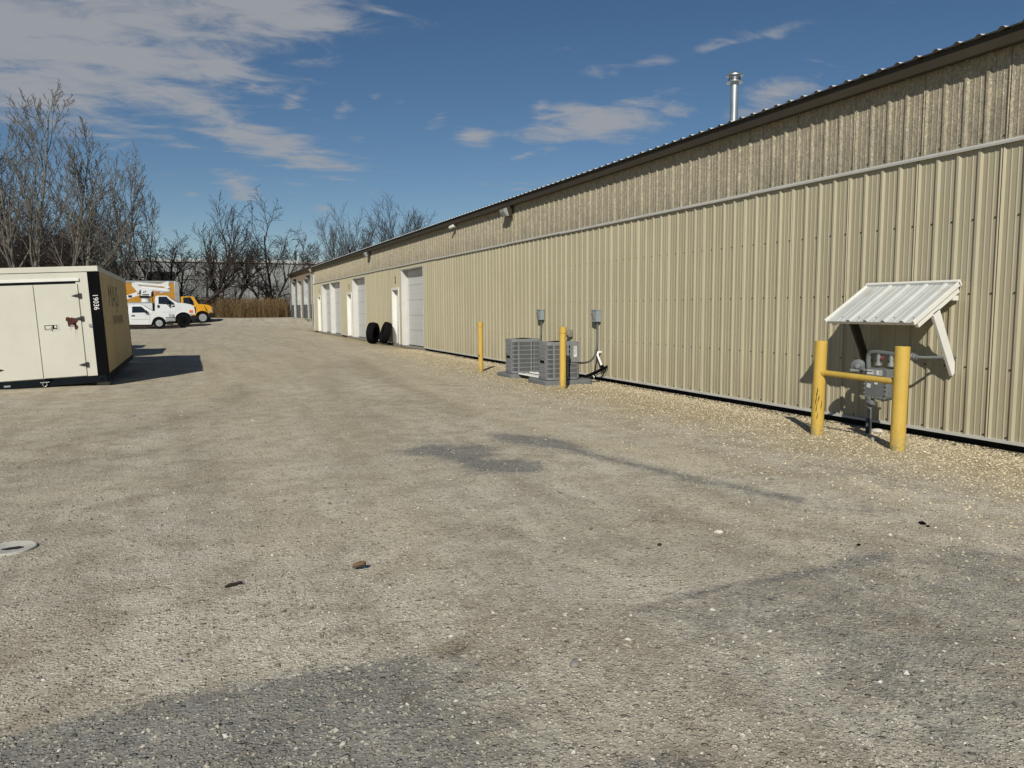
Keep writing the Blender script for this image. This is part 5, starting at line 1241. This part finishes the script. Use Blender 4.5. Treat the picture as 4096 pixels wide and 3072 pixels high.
def tubes_mesh(name, lst, mat, parent, off):
    v = []; f = []
    for pts, rad, n in lst:
        b = len(v); k = len(pts); side = (pts[1] - pts[0]).orthogonal().normalized()
        for i in range(k):
            d = (pts[min(i + 1, k - 1)] - pts[max(i - 1, 0)]).normalized(); side = side - d * side.dot(d)
            side = side.normalized() if side.length > 1e-5 else d.orthogonal().normalized(); up = d.cross(side); c = pts[i] - off
            for j in range(n):
                a = 6.28319 * j / n; q = c + (side * math.cos(a) + up * math.sin(a)) * rad[i]; v.append((q.x, q.y, q.z))
        for i in range(k - 1):
            for j in range(n): f.append((b + i * n + j, b + i * n + (j + 1) % n, b + (i + 1) * n + (j + 1) % n, b + (i + 1) * n + j))
    me = bpy.data.meshes.new(name); me.from_pydata(v, [], f); me.materials.append(M[mat])
    for p in me.polygons: p.use_smooth = True
    o = bpy.data.objects.new(name, me); COL.objects.link(o)
    if parent: o.parent = parent
    return o
def tree(x, y, stems, P, seed, label, m1, m2, rmin=.012, group='bare trees behind the yard'):
    """stems: list of (dx, dy, direction, length, radius)"""
    rng = random.Random(seed); z = ground_z(x, y) - .1; out = ([], [])
    t = thing('bare_tree', label, 'tree', (x, y, z), group, local=True)
    for dx, dy, d, L, r in stems: grow(out, rng, Vector((dx, dy, 0)), Vector(d).normalized(), L, r, 0, P, rmin)
    tubes_mesh('trunk', out[0], m1, t, Vector((0, 0, 0))); tubes_mesh('crown', out[1], m2, t, Vector((0, 0, 0))); return t
def tx(u, Y): return onY(u, 1236, Y).x
tree(tx(95, 70), 70, [(0, 0, (-.08, 0, 1), 15.0, .17), (.6, .2, (.02, 0, 1), 16.4, .18), (2.6, .8, (.22, 0, 1), 14.2, .17), (3.4, .3, (.34, -.1, .9), 11.8, .15)], ASC, 21, 'tallest bare pale-barked tree at the left edge, several rising stems', 'bark_pale', 'bark_pale', .019)
tree(tx(-90, 72), 72, [(0, 0, (.06, 0, 1), 14.5, .18), (-.8, 0, (.2, 0, 1), 12.5, .14)], ASC, 5, 'bare tree cut by the left edge of the picture', 'bark_pale', 'bark_mid', .018)
tree(tx(500, 78), 78, [(0, 0, (-.20, 0, 1), 11.5, .10), (.15, 0, (-.08, .1, 1), 13.0, .12), (.3, .2, (.02, 0, 1), 13.2, .12), (.7, 0, (.12, 0, 1), 12.6, .10), (.9, .1, (.24, 0, 1), 10.5, .09)], dict(ASC, n=[13, 6, 3, 2, 0], ang=[(14, 30), (20, 42), (30, 60), (30, 60), (30, 60)]), 31, 'slender pale tree of upright shoots, second from the left', 'bark_pale', 'bark_pale', .017)
tree(tx(640, 82), 82, [(0, 0, (-.12, 0, 1), 6.0, .22), (.5, 0, (.2, 0, 1), 5.6, .19)], SPR, 41, 'crooked dark tree standing just behind the folded boom', 'bark_dark', 'bark_dark', .018)
tree(tx(735, 80), 80, [(0, 0, (.72, 0, 1), 6.6, .23), (-.8, .2, (.1, 0, 1), 5.2, .15)], SPR, 43, 'dark tree leaning hard right above the yellow truck', 'bark_dark', 'bark_dark', .018)
tree(tx(835, 84), 84, [(0, 0, (.30, 0, 1), 6.3, .28)], FAN, 52, 'dark fan-shaped tree with a curved trunk rising right of the yellow truck', 'bark_dark', 'bark_dark', .018)
tree(tx(915, 85), 85, [(0, 0, (.42, 0, 1), 6.4, .21), (-.5, 0, (-.05, 0, 1), 5.0, .12)], SPR, 57, 'bare tree with slanting twin stems between fan-shaped tree and forked tree', 'bark_dark', 'twig', .018)
tree(tx(1078, 85), 85, [(0, 0, (.0, 0, 1), 3.2, .26), (.02, 0, (.45, 0, 1), 6.6, .16), (-.02, 0, (-.38, 0, 1), 6.0, .15), (0, 0, (.02, .1, 1), 8.6, .19)], SPR, 63, 'dark forked tree in the reeds, left of the tan building', 'bark_dark', 'bark_dark', .018)
tree(tx(1215, 96), 96, [(0, 0, (.03, 0, 1), 8.8, .11), (.6, 0, (.1, 0, 1), 7.6, .08)], dict(ASC, max=3, n=[12, 8, 5, 2, 0]), 71, 'thin bare tree rising behind the roof of the tan building', 'bark_mid', 'twig', .014)
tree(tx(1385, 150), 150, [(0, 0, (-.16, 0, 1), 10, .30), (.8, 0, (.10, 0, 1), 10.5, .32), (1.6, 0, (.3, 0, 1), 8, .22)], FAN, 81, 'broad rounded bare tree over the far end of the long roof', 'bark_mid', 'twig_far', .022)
tree(tx(1600, 140), 140, [(0, 0, (.06, 0, 1), 12.0, .30), (-1.5, 0, (-.35, 0, 1), 9.5, .22), (2.5, 0, (.28, 0, 1), 10, .24)], dict(FAN, wig=[.14, .18, .22, .28, .3]), 91, 'dark bare tree with three crowns rising above the long roof', 'bark_dark', 'bark_dark', .022)
tree(tx(1730, 142), 142, [(0, 0, (.06, 0, 1), 8.0, .2)], FAN, 95, 'low bare tree just clearing the long roof on the right', 'bark_dark', 'twig', .022)

# far wood and brush, each one mass
def wood(name, label, spots, P, mat, seed, rmin, cat):
    rng = random.Random(seed); out = ([], [])
    for (x, y, h, r) in spots:
        d = Vector((rng.uniform(-.2, .2), rng.uniform(-.2, .2), 1)).normalized()
        grow(out, rng, Vector((x, y, ground_z(x, y) - .1)), d, h, r, 0, P, rmin)
    o = tubes_mesh(name, out[0] + out[1], mat, None, Vector((0, 0, 0))); o['kind'] = 'stuff'; o['label'] = label; o['category'] = cat
rw = random.Random(77)
LOW = dict(seg=[.7, .6, .5, .4], wig=[.2, .25, .3, .3], trop=[.04, .05, .03, 0], tip=[.3, .25, .4, .5], n=[11, 8, 5, 0], t0=[.12, .12, .1, .1], ang=[(25, 60), (30, 65), (30, 65), (30, 60)], len=[(.42, .75), (.4, .6), (.4, .6), (.4, .6)], fall=[.3, .3, .2, .2], max=2, trunk_lv=1)
spots = []
for i in range(46):
    Yw = rw.uniform(82, 125); u = rw.uniform(-120, 470) if i % 3 else rw.uniform(-120, 380); spots.append((tx(u, Yw), Yw, rw.uniform(5.5, 10.0) * (1.0 if u < 480 else .8), rw.uniform(.08, .16)))
for i in range(16): Yw = rw.uniform(76, 115); spots.append((tx(rw.uniform(-1100, -120), Yw), Yw, rw.uniform(6, 10), rw.uniform(.08, .16)))
wood('bare_woodland', 'dense brown bare wood behind the container, one dark mass', spots, dict(LOW, max=3, n=[11, 8, 5, 3, 0], seg=[.7, .6, .5, .4, .4]), 'twig', 3, .016, 'woodland')
spots = []
for i in range(90): Yw = rw.uniform(150, 200); u = rw.uniform(-150, 1900); spots.append((tx(u, Yw), Yw, rw.uniform(6, 9.5), rw.uniform(.12, .2)))
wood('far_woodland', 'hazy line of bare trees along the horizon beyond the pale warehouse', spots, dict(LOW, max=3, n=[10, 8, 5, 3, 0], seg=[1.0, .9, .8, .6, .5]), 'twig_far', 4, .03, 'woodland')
spots = []
for i in range(130):
    Yw = rw.uniform(79, 90); u = rw.uniform(-100, 1170) if i % 2 else rw.uniform(-100, 560); spots.append((tx(u, Yw), Yw, rw.uniform(1.6, 3.6), rw.uniform(.02, .04)))
wood('brush', 'tangled bare brush and saplings along the fence behind the reeds', spots, dict(LOW, max=2, n=[9, 6, 0], seg=[.35, .3, .3]), 'twig', 6, .009, 'brush')

# reeds
def reeds():
    rng = random.Random(17); v = []; f = []
    for i in range(9500):
        u = rng.uniform(650, 1185); Yw = 76.5 + 7.5 * rng.random()
        x = tx(u, Yw) + rng.uniform(-.2, .2)
        if x > 9.0 and Yw < 81: x -= rng.uniform(.5, 4)
        lim = 78.0 + .5 * math.sin(x * .7) + (1.6 if x < 2.5 else 0) - (.8 if 4 < x < 8 else 0)
        if Yw < lim: Yw = lim + rng.random() * 5
        if rng.random() < .25: x = rng.uniform(-16, 2.4); Yw = rng.uniform(79.5, 85)
        z = ground_z(x, Yw) - .05; h = rng.uniform(.7, 2.0) * (1.1 if rng.random() < .2 else 1); lx, ly = rng.gauss(0, .18), rng.gauss(0, .14)
        if rng.random() < .12: h *= .7; lx += rng.choice((-1, 1)) * rng.uniform(.3, .8)
        r = rng.uniform(.006, .013); b = len(v)
        for s, rr in ((0, r), (.55, r), (.85, r * .8), (.93, r * (3.2 if rng.random() < .6 else 1.0)), (1.0, .003)):
            cx, cy, cz = x + lx * s * s * h * .6, Yw + ly * s * s * h * .6, z + h * s
            for a in (0, 2.1, 4.2): v.append((cx + rr * math.cos(a), cy + rr * math.sin(a), cz))
        for k in range(4):
            for j in range(3): f.append((b + k * 3 + j, b + k * 3 + (j + 1) % 3, b + (k + 1) * 3 + (j + 1) % 3, b + (k + 1) * 3 + j))
        # one drooping leaf
        s = rng.uniform(.3, .75); a = rng.random() * 6.28; l = rng.uniform(.2, .45); b = len(v); cx, cy, cz = x + lx * s * s * h * .6, Yw + ly * s * s * h * .6, z + h * s
        v += [(cx, cy, cz), (cx + .5 * l * math.cos(a) - .012 * math.sin(a), cy + .5 * l * math.sin(a) + .012 * math.cos(a), cz + l * .35), (cx + l * math.cos(a), cy + l * math.sin(a), cz + l * .1), (cx + .5 * l * math.cos(a) + .012 * math.sin(a), cy + .5 * l * math.sin(a) - .012 * math.cos(a), cz + l * .33)]
        f += [(b, b + 1, b + 2, b + 3)]
    me = bpy.data.meshes.new('reeds'); me.from_pydata(v, [], f); me.materials.append(M['reed'])
    o = bpy.data.objects.new('reeds', me); COL.objects.link(o); o['kind'] = 'stuff'; o['label'] = 'band of dry golden brown reeds at the far edge of the yard'; o['category'] = 'reeds'
reeds()
def scrap(x, y, w, h, seed, label):
    rng = random.Random(seed); z = ground_z(x, y); t = thing('scrap_pile', label, 'scrap pile', (x, y, z), 'rusty scrap behind the reeds')
    for k in range(16):
        c = Vector((x + rng.gauss(0, w * .3), y + rng.uniform(-.8, .8), z + abs(rng.gauss(0, .45)) * h))
        a = Vector((rng.gauss(0, 1), rng.gauss(0, 1), rng.gauss(0, .5))).normalized(); b = perp(a, rng); n = a.cross(b)
        if k % 3: MB().obox(c, a * rng.uniform(.3, .8), b * rng.uniform(.15, .45), n * rng.uniform(.02, .18)).build('scrap_piece', 'woodchip', t, bevel=.02)
        else: MB().tube([c - a * .9, c + b * .1, c + a * .9], rng.uniform(.03, .07), 6).build('scrap_bar', rng.choice(('woodchip', 'alu', 'woodchip')), t)
scrap(tx(905, 87), 87, 2.2, 2.0, 2, 'rusty scrap heap in the brush right of the yellow truck'); scrap(tx(1075, 87), 87, 2.4, 1.6, 3, 'rusty scrap heap at the foot of the forked tree')
scrap(tx(770, 86), 86, 2.4, 2.2, 9, 'dark scrap heap behind the yellow truck cab')

# ------------------------------------------------------------------ things lying about
mc = thing('drain_cover', 'pale round drain cover with a dark hole, at the left edge of the yard', 'drain cover', (-1.03, 5.23, 0))
MB().lathe([(.135, -.02), (.135, .003), (.126, .006), (.118, .003), (0, .003)], (-1.03, 5.225, .012), (0, 0, 1), 36).build('cover', 'lid', mc, True)
hp = []; rr = random.Random(4)
for k in range(16): a = 2 * math.pi * k / 16; hp.append((-1.01 + .062 * math.cos(a) * rr.uniform(.75, 1.1), 5.20 + .030 * math.sin(a) * rr.uniform(.75, 1.15)))
MB().prism(hp, lambda x, y: (x, y, .0175), lambda x, y: (x, y, .014)).build('broken_hole', 'dark', mc)
def gpt(u, v): p = onZ(u, v); return p.x, p.y, ground_z(p.x, p.y) + ground_n(p.x, p.y)
x, y_, z = gpt(1438, 2285)
lf = thing('dead_leaf', 'single brown dead leaf curled up on the gravel', 'leaf', (x, y_, z))
b = MB(); n = 9; rowsL = []
for i in range(n):
    s = i / (n - 1); w = .030 * math.sin(math.pi * (s * .92 + .06)) ** .7; row = []
    for j in range(-3, 4):
        q = j / 3; px_ = (s - .5) * .075; py_ = q * w; pz_ = .012 + .022 * q * q + .016 * s; row.append((x + px_ * .9 + py_ * .35, y_ - px_ * .3 + py_ * .9, z + pz_))
    rowsL.append(row)
for r_ in rowsL: b.v += r_
for i in range(n - 1):
    for j in range(6): b.f.append((i * 7 + j, i * 7 + j + 1, (i + 1) * 7 + j + 1, (i + 1) * 7 + j))
bl = b.build('blade', 'leaf', lf, True, fix=False, ang=180); so = bl.modifiers.new('thick', 'SOLIDIFY'); so.thickness = .0012
MB().tube([(x - .032, y_ + .01, z + .014), (x - .055, y_ + .02, z + .008), (x - .085, y_ + .022, z + .006)], .0012, 5).build('stalk', 'leaf', lf)
x, y_, z = gpt(935, 2350)
tag(MB().tube([(x - .040, y_ - .012, z + .008), (x - .02, y_ - .004, z + .011), (x + .01, y_ + .004, z + .010), (x + .042, y_ + .014, z + .013)], [.006, .009, .008, .006], 7).build('stick', 'stick', smooth=True, loc=(x, y_, z)), 'short dark stick lying on the gravel left of the leaf', 'stick')
def chunk(u, v, r, mat, name, label, cat, seed, group=None):
    rng = random.Random(seed); x, y_, z = gpt(u, v)
    bm = bmesh.new(); bmesh.ops.create_icosphere(bm, subdivisions=2, radius=1)
    sx, sy, sz = r * rng.uniform(1.0, 1.4), r * rng.uniform(.7, 1), r * rng.uniform(.4, .6)
    for vv in bm.verts:
        k = 1 + .35 * noise.noise(vv.co * 1.3 + Vector((seed, 0, 0))); vv.co = Vector((vv.co.x * sx * k, vv.co.y * sy * k, vv.co.z * sz * k + sz * .5))
    me = bpy.data.meshes.new(name); bm.to_mesh(me); bm.free(); me.materials.append(M[mat])
    o = bpy.data.objects.new(name, me); COL.objects.link(o); o.location = (x, y_, z); o.rotation_euler = (0, 0, rng.random() * 6); tag(o, label, cat, group)
chunk(3690, 2092, .022, 'black', 'rubber_scrap', 'larger black scrap lying in the gravel at the right', 'debris', 1)
chunk(3712, 2102, .013, 'black', 'rubber_scrap', 'small black scrap touching the larger one at the right', 'debris', 2)
chunk(3435, 2178, .013, 'black', 'rubber_scrap', 'small black scrap left of the pair of black scraps', 'debris', 3)
chunk(2638, 2178, .018, 'stick', 'bark_scrap', 'dark scrap of bark in the middle of the gravel', 'debris', 4)
M['palestone'] = simple('pale_limestone', (.62, .58, .50), .9, 0, .15, 20, bump=.003)
M['greystone'] = simple('grey_limestone', (.26, .25, .23), .9, 0, .2, 20, bump=.003)
chunk(2875, 2122, .021, 'palestone', 'stone', 'flat pale stone right of the dark scrap of bark', 'stone', 5)
chunk(3508, 1715, .060, 'palestone', 'stone', 'pale broken stone at the wall behind the right guard post', 'stone', 6)
chunk(3500, 1762, .055, 'greystone', 'stone', 'grey flat stone beside the gas riser pipe', 'stone', 7)
chunk(2048, 2083, .022, 'greystone', 'stone', 'grey pebble in the middle of the yard', 'stone', 8)
chunk(2850, 2435, .013, 'palestone', 'stone', 'pale pebble in the right foreground', 'stone', 9)
chunk(2260, 2465, .012, 'palestone', 'stone', 'pale pebble in the centre foreground', 'stone', 10)
chunk(2300, 2668, .022, 'greystone', 'stone', 'dark grey stone in the near centre foreground', 'stone', 12)
chunk(715, 2645, .014, 'greystone', 'stone', 'small dark pebble at the left, above the asphalt edge', 'stone', 13)
# moss and wet dirt at the foot of the wall
def moss():
    rng = random.Random(44); v = []; f = []
    for _ in range(900):
        y = 3 + 22 * rng.random(); x = 7.46 - abs(rng.gauss(0, .10)) 
        if noise.noise(Vector((y * .9, 2, 0))) < -.05: continue
        z = ground_z(x, y) + ground_n(x, y); r = rng.uniform(.01, .04); b = len(v)
        v += [(x + r * math.cos(a) * rng.uniform(.6, 1.2), y + r * math.sin(a) * rng.uniform(.8, 1.6), z - .004) for a in (0, 1.26, 2.5, 3.77, 5.0)] + [(x, y, z + r * .35)]
        f += [(b + i, b + (i + 1) % 5, b + 5) for i in range(5)]
    me = bpy.data.meshes.new('moss'); me.from_pydata(v, [], f); me.materials.append(M['moss'])
    o = bpy.data.objects.new('moss', me); COL.objects.link(o); o['kind'] = 'stuff'; o['label'] = 'dark moss clumps in the gap under the long wall'; o['category'] = 'moss'
moss()
